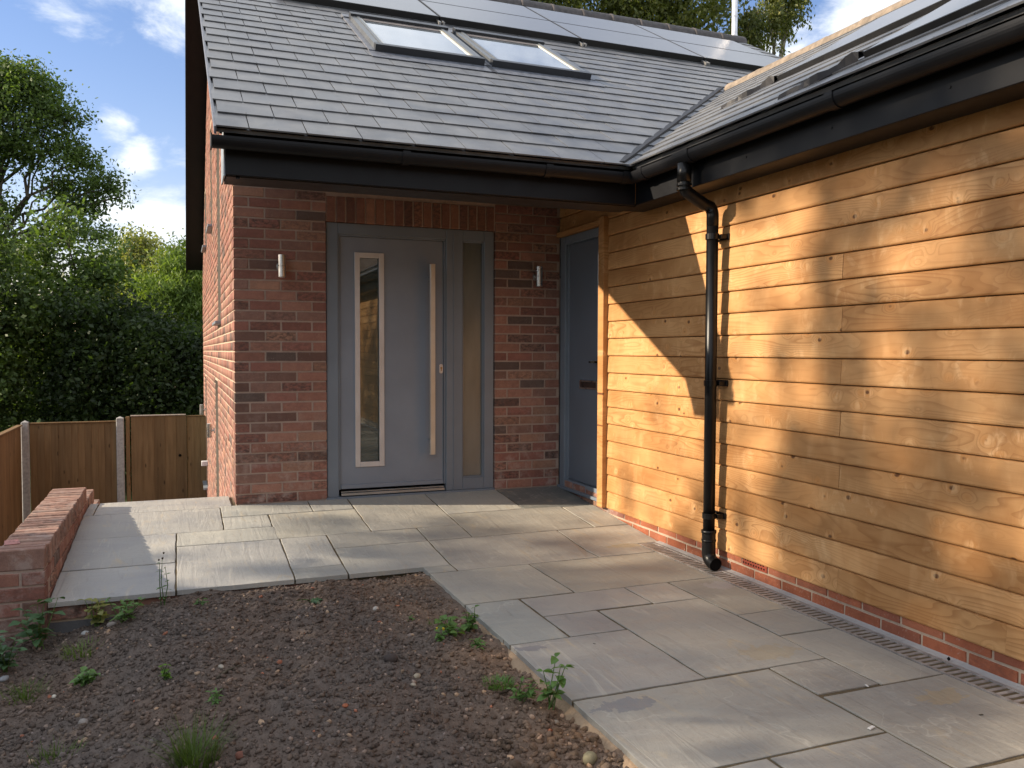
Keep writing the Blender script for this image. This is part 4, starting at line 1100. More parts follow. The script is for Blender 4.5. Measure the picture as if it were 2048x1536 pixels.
for x0, x1, y0, y1, c in SL:
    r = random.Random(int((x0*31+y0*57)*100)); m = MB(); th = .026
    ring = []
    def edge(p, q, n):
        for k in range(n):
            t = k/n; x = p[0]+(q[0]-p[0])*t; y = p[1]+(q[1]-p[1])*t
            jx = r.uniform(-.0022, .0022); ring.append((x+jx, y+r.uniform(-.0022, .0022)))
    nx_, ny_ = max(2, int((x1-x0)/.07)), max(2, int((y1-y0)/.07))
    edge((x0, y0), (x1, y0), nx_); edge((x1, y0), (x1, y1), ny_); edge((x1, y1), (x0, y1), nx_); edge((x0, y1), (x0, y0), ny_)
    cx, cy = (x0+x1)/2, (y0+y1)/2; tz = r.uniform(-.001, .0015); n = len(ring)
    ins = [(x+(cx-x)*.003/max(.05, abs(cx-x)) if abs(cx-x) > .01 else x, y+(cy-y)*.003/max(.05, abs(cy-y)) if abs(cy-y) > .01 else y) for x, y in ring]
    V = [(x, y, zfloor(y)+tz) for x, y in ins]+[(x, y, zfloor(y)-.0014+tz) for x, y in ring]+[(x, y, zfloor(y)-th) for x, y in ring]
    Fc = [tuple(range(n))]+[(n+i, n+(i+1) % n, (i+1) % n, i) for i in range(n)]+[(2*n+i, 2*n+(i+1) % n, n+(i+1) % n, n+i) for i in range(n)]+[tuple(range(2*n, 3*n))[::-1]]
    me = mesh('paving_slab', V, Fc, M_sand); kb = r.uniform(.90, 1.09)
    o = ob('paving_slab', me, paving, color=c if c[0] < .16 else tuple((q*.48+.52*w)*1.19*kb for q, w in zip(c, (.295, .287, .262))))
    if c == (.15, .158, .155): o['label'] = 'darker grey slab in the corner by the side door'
# sandy haunch along the path edge
m = MB(); V = []; n = 130
for i in range(n):
    y = -1.675-i*.035; w = .008+.016*vnoise(np.array(0.), np.array(y), 9, 21)+.014*rnd.random()*(y < -2.4)
    V += [(.958, y, -.160), (.958-w*.5, y, -.163-.006*rnd.random()), (.958-w-.01, y, -.185), (.958-w-.03, y, -.215)]
m.add(V, [(i*4+k, i*4+k+1, (i+1)*4+k+1, (i+1)*4+k) for i in range(n-1) for k in range(3)])
ob('mortar_haunch', m.mesh('mortar_haunch', M_haunch), paving)
# terrace edge below the slabs: red bricks and footing
tw = thing('terrace_edge_wall', 'low dark red brick course with grey footing under the front edge of the terrace slabs', 'retaining wall', (0, -1.65, -.3))
boxo('footing', (-1.0, .6, -1.645, -1.5, -.6, -.255), M_foot, tw, 0); boxo('mortar_core', (-1.0, .6, -1.640, -1.55, -.256, -.163), M_mortarL, tw, 0)
x = -.995
for L in (.17, .215, .215, .215, .215, .215): put_brick(tw, x, -1.650, -.242, L, .07, .1); x += L+.012
# drain channel along the timber wall
dr = thing('drainage_channel', 'galvanised slotted drain channel running along the foot of the timber wall', 'drain', (2.5, -4, -.14))
m = MB(); Yd0, Yd1 = -8.5, -1.60; zt = -.139
m.box(2.445, 2.458, Yd0, Yd1, -.2, zt); m.box(2.552, 2.566, Yd0, Yd1, -.2, zt); m.box(2.458, 2.552, Yd1-.012, Yd1, -.2, zt); m.box(2.458, 2.552, Yd0, Yd1-.012, -.20, -.19)
ob('channel_frame', m.mesh('channel_frame', M_drain), dr)
m = MB(); m.bbox(-.0465, .0465, -.0085, .0085, -.008, 0, .002); gm = m.mesh('grate_bar', M_drain)
y = Yd1-.022; st = MB(); nb = 0
while y > Yd0:
    if nb < 160 and y < -1.0: ob('grate_bar', gm, dr, (2.505, y, zt-.002)); nb += 1
    else: st.box(2.4585, 2.5515, y-.0085, y+.0085, zt-.010, zt-.002)
    y -= .036
ob('grate_bars_behind', st.mesh('grate_bars_behind', M_drain), dr, kind='stuff')
m = MB(); m.box(2.458, 2.552, Yd0, Yd1-.012, -.189, -.17); ob('channel_bottom', m.mesh('channel_bottom', M_void), dr)
m = MB(); m.add([(2.566, -1.60, -.137), (2.606, -1.60, -.132), (2.606, -9, -.132), (2.566, -9, -.143)], [(0, 1, 2, 3)][::-1]); m.F = [f[::-1] for f in m.F]
ob('mortar_fillet', m.mesh('mortar_fillet', M_conc), paving)
o = boxo('plant_scrap', (2.555, 2.572, -3.922, -3.906, -.135, -.117), M_void, None, .008); tag(o, 'tiny black knob of debris lying on the drain grating', 'debris')

# ------------------------------------------------------------------ garden wall with brick-on-edge coping, stepping down
gwl = thing('garden_wall', 'low brick garden wall with brick on edge coping stepping down beside the terrace', 'garden wall', (-1.1, -.7, -.4))
def wseg(y0, y1, ztop, zbot):
    boxo('mortar_core', (-1.208, -1.007, y0+.006, y1-.004, zbot, ztop-.006), M_mortar, gwl, 0)
    y = y0; n = 0
    while y < y1-.03:       # coping bricks on edge, long side across the wall
        L = .2150+rnd.uniform(-.002, .004); x0 = -1.000-L+rnd.uniform(-.003, .003); m = MB()
        key = ('cope', rnd.randrange(5)); 
        if key not in BC:
            r = random.Random(key[1]); mm = MB(); mm.bbox(0, .215, 0, .064, 0, .1025, .0045); mm.V = [tuple(c_+r.uniform(-.0016, .0016) for c_ in v) for v in mm.V]; BC[key] = mm.mesh('coping_brick', M_brick)
        ob('coping_brick', BC[key], gwl, (x0, y+.002, ztop-.1025+rnd.uniform(-.003, .003)), color=tuple(.5*q+.5*w for q, w in zip(pick(rnd, PAL[:5]), (.40, .285, .225))))
        y += .0715+rnd.uniform(0, .002)
    zz_ = ztop-.1025-.075; k = 0
    while zz_ > zbot:
        # inner face (+x side)
        yy = y0+(.1125 if k % 2 else 0)
        # front end
        if k % 2 == 0:
            put_brick(gwl, -1.215, y0-.001, zz_, .1025, D=.1); put_brick(gwl, -1.1025, y0-.001, zz_, .1025, D=.1)
        else: put_brick(gwl, -1.215, y0-.001, zz_, .215, D=.1)
        zz_ -= .075; k += 1
    # inner face bricks: looking +x, built as boxes flush with the terrace side
    zz_ = ztop-.1025-.075; k = 0
    while zz_ > max(zbot, ztop-.45):
        yy = y0+.11+(.1125 if k % 2 else 0)
        while yy < y1-.03:
            L = min(.215, y1-yy-.004); mm = MB(); mm.bbox(-1.1, -1.0+rnd.uniform(-.001, .002), yy, yy+L, zz_, zz_+.065, .003)
            ob('brick', mm.mesh('brick', M_brick), gwl, color=pick(rnd, PAL)); yy += L+.01
        zz_ -= .075; k += 1
wseg(-1.735, .300, .147, -.62); wseg(.302, .80, .052, -.9); wseg(.802, 1.22, -.098, -1.0)
m = MB(); V = [(-1.205, -1.545, .152), (-1.14, -1.53, .155), (-1.13, -1.57, .150), (-1.20, -1.585, .1495), (-1.21, -1.515, .158), (-1.15, -1.505, .161)]
m.add(V, [(0, 3, 2, 1), (0, 1, 5, 4)]); m2 = m
o = ob('wrapper', m.mesh('wrapper', M_paper)); sm_ = o.modifiers.new('s', 'SOLIDIFY'); sm_.thickness = .002
tag(o, 'crumpled red and white wrapper lying on top of the garden wall', 'litter')
for i_, (x_, y_, s_, l_) in enumerate(((1.80, -4.27, .016, 'white mortar flake beside the slab joint near the bottom right'), (2.06, -3.985, .010, 'thin pale flake along the joint of the small square slab'), (1.30, -3.20, .006, 'tiny dark crumb lying on the large slab above the path edge'), (2.24, -4.33, .008, 'dark bit of twig debris on the slab near the drain'))):
    m = MB(); m.bbox(-s_, s_, -s_*.45, s_*.4, 0, s_*.28, s_*.1)
    o = ob('debris_flake', m.mesh('debris_flake', M_chalk if i_ < 2 else M_bark), None, (x_, y_, zfloor(y_)+.001), Matrix.Rotation(i_*.9+.3, 4, 'Z')); tag(o, l_, 'debris')
# steps going down behind the terrace
stp = thing('side_steps', 'sandstone steps going down behind the terrace beside the house', 'steps', (-.5, .6, -.3))
for i in range(9):
    boxo('step', (-.99, -.005, .445+.28*i, .445+.28*(i+1)-.003, -1.9, -.16-.17*i), M_conc, stp, .004)
m = MB(); m.add([(-2.7, .4, -1.73), (0, .4, -1.73), (0, 9, -1.73), (-2.7, 9, -1.73)], [(0, 1, 2, 3)]); ob('side_path', m.mesh('side_path', M_conc), kind='structure')

# ------------------------------------------------------------------ fences and gate
FY = 8.2
def vboards(parent, p0, p1, z0, z1, w, name='board', th=.012):
    p0, p1 = Vector(p0), Vector(p1); d = (p1-p0); L = d.length; d.normalize(); n = max(1, round(L/w)); w = L/n; ang = math.atan2(d.y, d.x)
    key = ('vb', round(w, 3), round(z1-z0, 2)); 
    if key not in BC:
        m = MB(); h = z1-z0; m.add([(0.001, 0, 0), (w+.010, -.009, 0), (w+.010, .003, 0), (.001, .004, 0), (.001, 0, h), (w+.010, -.009, h), (w+.010, .003, h), (.001, .004, h)],
              [(3, 2, 1, 0), (4, 5, 6, 7), (0, 1, 5, 4), (1, 2, 6, 5), (2, 3, 7, 6), (3, 0, 4, 7)]); BC[key] = m.mesh(name, M_fence)
    for i in range(n):
        q = p0+d*(w*i); ob(name, BC[key], parent, (q.x, q.y, z0+rnd.uniform(-.004, .004)), Matrix.Rotation(ang, 4, 'Z'))
def cpost(parent, x, y, z0, z1, w=.1):
    m = MB(); m.bbox(x-w/2, x+w/2, y-w/2, y+w/2, z0, z1, .008); m.add([(x-w/2, y-w/2, z1), (x+w/2, y-w/2, z1), (x+w/2, y+w/2, z1), (x-w/2, y+w/2, z1), (x, y, z1+.03)], [(0, 1, 4), (1, 2, 4), (2, 3, 4), (3, 0, 4)])
    return ob('concrete_post', m.mesh('concrete_post', M_post), parent)
f1 = thing('rear_fence', 'brown close board fence with concrete posts left of the gate', 'fence', (-1.9, FY, -1.7))
vboards(f1, (-2.53, FY, 0), (-1.32, FY, 0), -1.7, .0, .095)
boxo('capping_rail', (-2.53, -1.32, FY-.03, FY+.03, .0, .02), M_fence, f1, .003)
cpost(f1, -2.59, FY, -1.9, .03); cpost(f1, -1.27, FY-.02, -1.9, .06, .11)
gt = thing('garden_gate', 'tall plain boarded garden gate with a round knot hole between fence and brick wall', 'gate', (-.7, FY, -1.7))
vboards(gt, (-1.115, FY-.03, 0), (-.30, FY-.03, 0), -1.66, .085, .163, 'gate_board')
boxo('top_cap', (-1.118, -.298, FY-.055, FY+.0, .086, .102), plain('pale_gate_cap', (.42, .36, .30), .7), gt, .003)
boxo('gate_post', (-1.19, -1.135, FY-.03, FY+.04, -1.8, .08), M_fence, gt, .004)
m = MB(); m.tube([(-.395, FY-.042, -.565), (-.395, FY-.05, -.565)], .022, 14); ob('latch_hole', m.mesh('latch_hole', M_void), gt)
f2 = thing('infill_fence', 'narrow strip of close board fence between the gate and the brick wall', 'fence', (-.15, FY, -1.7))
vboards(f2, (-.285, FY-.01, 0), (-.005, FY-.01, 0), -1.7, .06, .095); boxo('capping_rail', (-.285, -.005, FY-.03, FY+.01, .061, .078), M_fence, f2, .003)
f3 = thing('side_fence', 'brown close board boundary fence running down the left side', 'fence', (-2.65, 4, -1.7))
vboards(f3, (-2.645, -3.6, 0), (-2.645, 8.12, 0), -1.9, -.02, .1)
boxo('capping_rail', (-2.69, -2.61, -3.6, 8.12, -.02, .0), M_fence, f3, .003)
for y in (5.95, 3.2, .5, -2.2): cpost(f3, -2.62, y, -1.9, .12 if y == 5.95 else .05)

# ------------------------------------------------------------------ vegetation
def quads(P, S, seed, droop=0., asp=.55, up=.0):
    """rhombic leaves at P (N,3) with size S"""
    r = np.random.RandomState(seed); N = len(P)
    d = r.normal(size=(N, 3)); d[:, 2] = d[:, 2]*(1-droop)-droop*2.2+up; d /= np.linalg.norm(d, axis=1)[:, None]
    e = r.normal(size=(N, 3)); e -= d*(e*d).sum(1)[:, None]; e /= np.linalg.norm(e, axis=1)[:, None]
    S = S[:, None]; a = P; b = P+d*S*.5+e*S*asp*.5; c = P+d*S; f = P+d*S*.5-e*S*asp*.5
    V = np.stack([a, b, c, f], 1).reshape(-1, 3); Fq = np.arange(N*4).reshape(-1, 4)
    return V, Fq, r.rand(N)


def in_lobes(lobes, n, seed, shell=.55):
    r = np.random.RandomState(seed); w = np.array([l[1][0]*l[1][1]*l[1][2] for l in lobes])**.75; w /= w.sum(); ci = r.choice(len(lobes), n, p=w)
    d = r.normal(size=(n, 3)); d /= np.linalg.norm(d, axis=1)[:, None]; rad = shell+(1-shell)*r.rand(n)**.7
    C = np.array([l[0] for l in lobes])[ci]; R_ = np.array([l[1] for l in lobes])[ci]
    return C+d*R_*rad[:, None], ci


def tree(name, label, cat, base, lobes, nclump, nleaf, leaf, mleaf, mbark, seed, sig=.28, droop=.1, trunk_r=.16, fork=None, limbs=1.0, shell=.5, group=None, strands=0, asp=.55):
    t = thing(name, label, cat, base, group); r = random.Random(seed); rn = np.random.RandomState(seed)
    C, ci = in_lobes(lobes, nclump, seed, shell)
    per = nleaf//nclump
    P = (C[:, None, :]+rn.normal(size=(nclump, per, 3))*np.array([sig, sig, sig*.75])*rn.uniform(.6, 1.3, (nclump, 1, 1)))
    if strands:
        dz = -rn.rand(nclump, per)**1.0*strands*rn.uniform(.4, 1.2, (nclump, 1)); P[..., 0] = C[:, None, 0]+rn.normal(size=(nclump, per))*.09+.12*np.sin(dz*3); P[..., 1] = C[:, None, 1]+rn.normal(size=(nclump, per))*.09; P[..., 2] = C[:, None, 2]+dz
    P = P.reshape(-1, 3); S = leaf*rn.uniform(.45, 1.5, len(P))
    V, Fq, a = quads(P, S, seed+1, droop, asp)
    ob('crown', npmesh('crown', V, Fq, mleaf, attr=a), t)
    m = MB(); B = Vector(base); fork = Vector(fork) if fork else B+Vector((0, 0, 1.5))
    def limb(a, b, r0, r1, n=5, wob=.12, seg=6):
        a, b = Vector(a), Vector(b); pts = []; L = (b-a).length
        sag = Vector((0, 0, .10*L))
        for i in range(n+1):
            q = i/n; pts.append(a.lerp(b, q)+sag*sin(pi*q)*.8+Vector((r.uniform(-1, 1), r.uniform(-1, 1), r.uniform(-.4, .4)))*wob*L*.12*(0 < i < n))
        m.tube(pts, [r0+(r1-r0)*i/n for i in range(n+1)], seg); return pts
    limb(B-Vector((0, 0, .3)), fork, trunk_r*1.15, trunk_r*.8, 5, .3, 10)
    nodes = []
    for k, (c_, R_) in enumerate(lobes):
        q = Vector(c_)-Vector((0, 0, R_[2]*.35)); pts = limb(fork, q, trunk_r*.55, trunk_r*.16, 7, .5, 7); nodes.append(pts)
        pts2 = limb(pts[3], Vector(c_)+Vector((r.uniform(-.5, .5)*R_[0], 0, R_[2]*.6)), trunk_r*.28, trunk_r*.08, 5, .6, 5)
        nodes[-1] = pts+pts2
    for i in range(int(nclump*limbs)):
        c_ = Vector(C[i]); pl_ = nodes[ci[i]]; q = min(pl_[3:], key=lambda v: (v-c_).length); 
        if (q-c_).length > .15: limb(q, c_, trunk_r*.075, .006, 4, 1.0, 3)
    ob('trunk', m.mesh('trunk', mbark), t)
    return t


GB = 'trees beyond the garden fence'
tree('ash_tree', 'tall airy ash tree reaching into the blue sky at the far left', 'tree', (-5.4, 17.4, -2.6),
     [((-3.75, 17, 7.35), (.75, .9, .85)), ((-5.6, 17, 7.3), (.9, .9, .8)), ((-4.3, 17, 7.75), (.5, .6, .45)), ((-3.4, 17, 7.3), (.5, .6, .5)), ((-4.7, 17.2, 7.2), (.85, .9, .9)), ((-3.0, 16.9, 6.75), (.6, .7, .6)), ((-4.0, 16.8, 6.2), (1.1, 1.0, .8)), ((-2.75, 17, 5.9), (.65, .7, .5)), ((-5.2, 17, 6.0), (1.0, 1, 1.0)),
      ((-2.15, 17, 5.25), (.45, .6, .35)), ((-2.55, 17, 4.7), (.45, .6, .22)), ((-1.72, 17, 5.05), (.22, .3, .16)), ((-3.1, 17.4, 5.2), (.7, .7, .35)), ((-2.2, 17, 4.0), (.5, .5, .22)), ((-3.2, 17.2, 4.0), (.7, .6, .25)), ((-4.6, 17.2, 4.7), (.7, .7, .5)), ((-2.2, 16.8, 3.1), (.5, .5, .25)), ((-4.3, 16.8, 3.2), (.7, .6, .6))],
     620, 50000, .088, M_lash, M_bark, 21, .19, .15, .11, (-4.75, 17.3, 3.1), .8, .15)
SH = [('bushy_tree', 'tall leafy bush behind the fence at the far left under the ash', (-4.6, 13.2, -2.4), [((-4.2, 13.2, 1.2), (.9, .9, 1.4)), ((-3.45, 13.0, 2.0), (.5, .7, .7)), ((-3.9, 13.2, 2.9), (.38, .5, .55)), ((-3.75, 13.3, 3.7), (.2, .3, .4)), ((-4.6, 13.3, 2.5), (.45, .6, .8)), ((-4.1, 13, -.6), (1.1, .9, 1.2))], M_ldark, 31),
      ('bushy_tree', 'dense green bush with bright leaf tips behind the fence under the ash crown', (-3.1, 14.2, -2.4), [((-3.0, 14.2, 1.3), (.7, .9, 1.2)), ((-2.35, 14.0, 2.3), (.45, .6, .7)), ((-3.15, 14.3, 2.9), (.42, .6, .5)), ((-1.95, 14.1, 3.1), (.3, .4, .4)), ((-2.65, 14.2, 3.7), (.25, .3, .5)), ((-2.8, 14, -.6), (1.1, .9, 1.2))], M_lash, 32),
      ('bushy_tree', 'dark shaded bush filling the gap above the fence left of the gate', (-1.9, 13.0, -2.4), [((-2.0, 13.0, .5), (.9, .9, 1.2)), ((-1.5, 13.2, 1.5), (.7, .8, .7)), ((-2.2, 13, 1.9), (.6, .7, .5)), ((-1.7, 12.8, -.9), (1.0, .8, .9))], M_lshade, 33),
      ('bushy_tree', 'dark shaded bush behind the gate next to the brick side wall', (-.6, 12.6, -2.4), [((-.7, 12.6, .4), (.9, .8, 1.1)), ((-.1, 12.8, .9), (.6, .7, .8)), ((-.5, 12.5, -.9), (1.0, .8, .9)), ((-1.0, 12.6, 1.2), (.6, .6, .5))], M_lshade, 34)]
for nm, lb, b, lo, ml, sd_ in SH: tree(nm, lb, 'tree', b, lo, 150, 26000, .10, ml, M_bark, sd_, .26, .1, .09, (b[0], b[1], -1.2), .15, .4, GB)
tree('willow_tree', 'bright green willow catching the sun beside the far end of the brick wall', 'tree', (-.6, 15.2, -2.6), [((-.75, 15.2, 2.2), (.65, .7, .9)), ((-.3, 15.2, 3.0), (.55, .6, .7)), ((.15, 15.3, 2.6), (.5, .6, 1.0)), ((-.6, 15.1, 1.3), (.8, .7, .6)), ((.0, 15.2, 3.5), (.3, .3, .4))],
     170, 26000, .13, M_lwil, M_bark, 41, .2, .55, .1, (-.5, 15.2, -.5), .25, .4, GB, 0, .24)
tree('poplar_tree', 'rounded grey green tree in the distance left of the black bargeboard', 'tree', (-2.2, 30, -3), [((-2.5, 30, 3.9), (1.0, 1.0, 1.1)), ((-1.75, 30, 4.7), (.75, .9, 1.1)), ((-2.2, 30.2, 2.5), (1.5, 1.1, 1.2)), ((-2.1, 30, 5.3), (.45, .5, .5))],
     150, 20000, .13, M_lmid, M_bark, 51, .3, .2, .15, (-2.1, 30, 1), .3, .4, GB)
tree('maple_tree', 'yellow green tree in the distance close to the black bargeboard', 'tree', (-.8, 27, -3), [((-1.2, 27, 3.2), (.8, .9, 1.0)), ((-.75, 27, 3.9), (.55, .7, .8)), ((-.2, 27, 3.6), (.6, .8, 1.3)), ((.1, 27, 4.6), (.4, .5, .7)), ((-.8, 27, 2.2), (1.2, .9, .9))],
     140, 18000, .12, leaf_mat('yellow_green_leaves', (.11, .15, .03), (.22, .25, .055)), M_bark, 52, .26, .2, .12, (-.7, 27, 1), .3, .4, GB)
# distant woodland mass
r = np.random.RandomState(9); N = 90000; Px = np.where(r.rand(N) < .5, r.uniform(-13, 6, N), r.uniform(-45, -10, N)); Py = r.uniform(20, 24, N); H = 1.3+1.4*vnoise(Px, Py*.0, .45, 8)+.5*vnoise(Px, Px*0, 2.1, 9); Pz = -2.6+(H+2.6)*r.rand(N)**.75
V, Fq, a = quads(np.stack([Px, Py, Pz], 1), .16*r.uniform(.6, 1.3, N), 10)
o = ob('hedgerow', npmesh('hedgerow', V, Fq, M_lshade, attr=a), kind='stuff'); tag(o, 'dark overgrown hedgerow behind the trees beyond the fence', 'hedge')
# birch behind the roof
tree('birch_tree', 'large weeping birch with yellowish leaves rising behind the solar panel roof', 'tree', (12.0, 14.5, -2), 
     [((8.4, 14, 10.2), (1.3, 1.2, 1.2)), ((10.0, 14.2, 10.6), (1.3, 1.3, 1.4)), ((11.6, 14, 10.6), (1.2, 1.2, 1.5)), ((12.9, 14, 10.6), (.9, 1.1, 1.4)), ((10.6, 14.5, 9.0), (2.2, 1.2, .8)), ((12.6, 14.4, 9.1), (1.1, 1.0, .8)), ((14.2, 14, 11.1), (.42, .7, .9)), ((7.0, 14, 10.6), (1.2, 1.2, 1.3))],
     420, 48000, .115, M_lbir, M_barkb, 61, .27, .5, .18, (12.0, 14.4, 7.0), .25, .3)
tree('birch_tree', 'drooping birch branches hanging against the sky right of the flue', 'tree', (16.4, 14.6, -2),
     [((15.0, 14, 10.75), (.75, .6, .35)), ((15.6, 14, 11.0), (.55, .5, .30)), ((16.2, 14, 11.25), (.45, .4, .22)), ((14.6, 14, 10.3), (.5, .5, .3)), ((16.4, 14, 12.1), (.9, .7, .6))],
     115, 11500, .10, M_lbir, M_barkb, 62, .12, .7, .15, (16.3, 14.3, 8.6), .8, .3, None, 1.15, .5)

# trees off to the left that throw the dappled shade (seen only from the side)
tree('hedge_tree', 'dense clipped hedge tree beyond the left boundary fence, nearer the camera', 'tree', (-6.2, -2.2, -1.8),
     [((-6.0, -.9, 1.2), (.8, .85, 1.6)), ((-6.0, -2.4, 1.2), (.9, 1.2, 1.85)), ((-6.0, -4.2, 1.2), (.9, 1.3, 1.85)), ((-6.0, -6.0, 1.2), (.9, 1.3, 1.8)), ((-6.0, -3, -.6), (.8, 3.4, 1.0))], 560, 64000, .19, M_ldark, M_bark, 71, .26, .1, .1, (-6.2, -2.2, -1), .05, .1)
tree('hedge_tree', 'lower dense hedge tree beyond the left boundary fence', 'tree', (-6.2, 1.0, -1.8),
     [((-6.0, .5, .3), (.7, .9, 1.35)), ((-6.0, 1.7, .0), (.7, .9, 1.3))], 120, 14000, .17, M_ldark, M_bark, 72, .25, .1, .1, (-6.2, 1.0, -1), .05, .1)
tree('lime_tree', 'sparse tall lime tree well beyond the left boundary throwing soft dappled shade', 'tree', (-21, 3.0, -1.8),
     [((-20, .1, 12.1), (1.2, 1.0, 1.1)), ((-20, 1.9, 11.5), (1.2, .9, .8)), ((-20, 2.2, 13.3), (1.2, 1.3, .6)), ((-20, 2.6, 10.3), (1.2, 2.2, .5)), ((-20, -1.6, 11.6), (1.2, 1.1, 1.4))], 130, 3900, .25, M_lash, M_bark, 73, .42, .1, .16, (-20.6, 2.6, 8.0), .25, .1)

# street-side boundary behind the camera
bf = thing('front_boundary_fence', 'brown panel fence on the far side of the front garden behind the camera', 'fence', (0, -13, -.5))
m = MB()
for i in range(140): m.box(-9+.13*i, -9+.13*i+.128, -13.0+(.006 if i % 2 else 0), -12.985+(.006 if i % 2 else 0), -.6, 1.35)
ob('board_panel', m.mesh('board_panel', M_fence), bf, kind='stuff')
tree('hedge_tree', 'broad dark tree behind the boundary fence behind the camera', 'tree', (2, -17, -.5), [((2, -17, 3.2), (3.6, 1.6, 2.2)), ((-3, -17, 2.6), (2.8, 1.6, 1.8)), ((6, -17, 2.8), (2.4, 1.6, 1.8))], 200, 16000, .30, M_ldark, M_bark, 81, .5, .1, .2, (2, -17, 1.2), .1, .3)

# ------------------------------------------------------------------ weeds, grass tufts, stones
def sh(x, y): return float(soil_h(np.array([x]), np.array([y]))[0])
def leafmesh(L, Wd, mt, fold=.25, curl=.35, teeth=True, seed=0):
    r = random.Random(seed); prof = [(0, .0), (.12, .42), (.3, .95), (.5, 1.0), (.68, .78), (.85, .42), (1, 0)]
    V = []; n = len(prof)
    for t, w in prof:
        z = -curl*L*t*t; wj = w*(1+(r.uniform(-.18, .18) if teeth else 0))
        V += [(t*L, 0, z), (t*L, Wd/2*wj, z+fold*Wd/2*w), (t*L, -Wd/2*wj, z+fold*Wd/2*w)]
    Fc = []
    for i in range(n-1): a, b = i*3, (i+1)*3; Fc += [(a, b, b+1, a+1), (a, a+2, b+2, b)]
    me = mesh('leaf', V, Fc, mt); at = me.attributes.new('rn', 'FLOAT', 'FACE'); at.data.foreach_set('value', [r.random()]*len(Fc)); return me
def weed(name, label, x, y, stems, hgt, leafL, leafW, per, mt, seed, group=None, spread=.6, rosette=False, z=None, flower=False):
    r = random.Random(seed); z = sh(x, y) if z is None else z; t = thing(name, label, 'weed', (x, y, z), group)
    leafL *= 1.3; leafW *= 1.35; hgt *= 1.2
    lm = [leafmesh(leafL*k, leafW*k, mt, .25, .3, True, seed+i) for i, k in enumerate((1, .8, .62, .9))]
    m = MB(); 
    for s_ in range(stems):
        a = r.uniform(0, 2*pi); tilt = r.uniform(.05, spread); h = hgt*r.uniform(.6, 1.05) if not rosette else .012
        top = Vector((cos(a)*sin(tilt)*h, sin(a)*sin(tilt)*h, cos(tilt)*h)); B = Vector((r.uniform(-.012, .012), r.uniform(-.012, .012), -.004))
        mid = B.lerp(top, .5)+Vector((r.uniform(-.08, .08)*h, r.uniform(-.08, .08)*h, .04*h)); pts = [Vector((x, y, z))+p for p in (B, B.lerp(mid, .5), mid, mid.lerp(top, .5), top)]
        m.tube(pts, [.0028, .0026, .0022, .0017, .0012], 5)
        for k in range(per):
            tt = (k+1)/per if not rosette else 1; q = pts[0].lerp(pts[2], min(1, tt*2)) if tt < .5 else pts[2].lerp(pts[4], (tt-.5)*2)
            for sgn in ((0, pi) if not rosette else (0,)):
                az = (a+k*1.57+sgn) if not rosette else 2*pi*(k+s_*.37)/per+r.uniform(-.2, .2); el = r.uniform(-.1, .5) if not rosette else r.uniform(.1, .5)
                R_ = Matrix.Rotation(az, 4, 'Z') @ Matrix.Rotation(-el, 4, 'Y') @ Matrix.Rotation(r.uniform(-.5, .5), 4, 'X')
                sc_ = (1-.35*tt) if not rosette else 1
                ob('leaf', lm[r.randrange(4)], t, q, R_ @ Matrix.Diagonal((sc_, sc_, sc_, 1)))
    ob('stem', m.mesh('stem', M_lweed), t)
    if flower:
        m = MB()
        for k in range(flower): a = r.uniform(0, 6.28); q = Vector((x+cos(a)*.02*r.random(), y+sin(a)*.02*r.random(), z+hgt*r.uniform(.85, 1.1))); m.tube([q, q+Vector((0, 0, .009))], [.003, .005], 7)
        ob('flower_head', m.mesh('flower_head', M_bark if name == 'groundsel_weed' else M_yflower), t)
    return t
def tuft(label, x, y, n, h, spread, seed, z=None, mt=None):
    r = np.random.RandomState(seed); z = sh(x, y) if z is None else z; V = []; Fc = []; A = []
    for i in range(n):
        a = r.uniform(0, 2*pi); rr = spread*r.rand()**.7; bx, by = x+cos(a)*rr, y+sin(a)*rr; bz = z-.006; L = h*r.uniform(.45, 1.1); b = a+r.uniform(-1, 1); lean = r.uniform(.2, 1.1); w = .0022*r.uniform(.7, 1.4); px, py = -sin(b)*w, cos(b)*w; k0 = len(V)
        for j in range(4):
            t = j/3; ww = (1-t*.9); hx = cos(b)*sin(lean)*L*t**1.4; hy = sin(b)*sin(lean)*L*t**1.4; hz = L*t*cos(lean*.75)-.25*L*t*t*lean*.4
            V += [(bx+hx-px*ww, by+hy-py*ww, bz+hz), (bx+hx+px*ww, by+hy+py*ww, bz+hz)]
        for j in range(3): Fc.append((k0+2*j, k0+2*j+1, k0+2*j+3, k0+2*j+2)); A.append(r.rand())
    o = ob('grass_tuft', npmesh('grass_tuft', np.array(V), np.array(Fc), mt or M_grassb, attr=np.array(A))); return tag(o, label, 'grass')
# positions from the photograph (x, y on the soil)
weed('leafy_weed', 'tall broad leaved weed standing at the path edge at the lower centre', 0.88, -3.67, 5, .16, .050, .036, 3, M_lweed, 1, spread=.45)
weed('low_weed', 'low bushy weed at the foot of the tall weed by the path edge', 0.8, -3.6, 6, .075, .036, .020, 3, M_lweed, 2, spread=.9)
weed('leafy_weed', 'sprawling bright weed near the path edge right of centre', 0.76, -2.83, 7, .075, .048, .040, 2, M_lweed, 3, spread=1.2)
weed('leafy_weed', 'cluster of weeds against the path edge behind the sprawling one', 0.87, -2.77, 7, .09, .036, .026, 3, M_lweed, 4, spread=.8)
weed('low_weed', 'small weed with yellow green leaves left of the sprawling weed', 0.7, -2.88, 5, .04, .026, .016, 3, M_lweed, 5, spread=1.1, flower=3)
weed('low_weed', 'small rosette weed with a pale dead stalk near the path edge', 0.83, -3.0, 5, .04, .040, .013, 3, M_lweed, 6, spread=1.2)
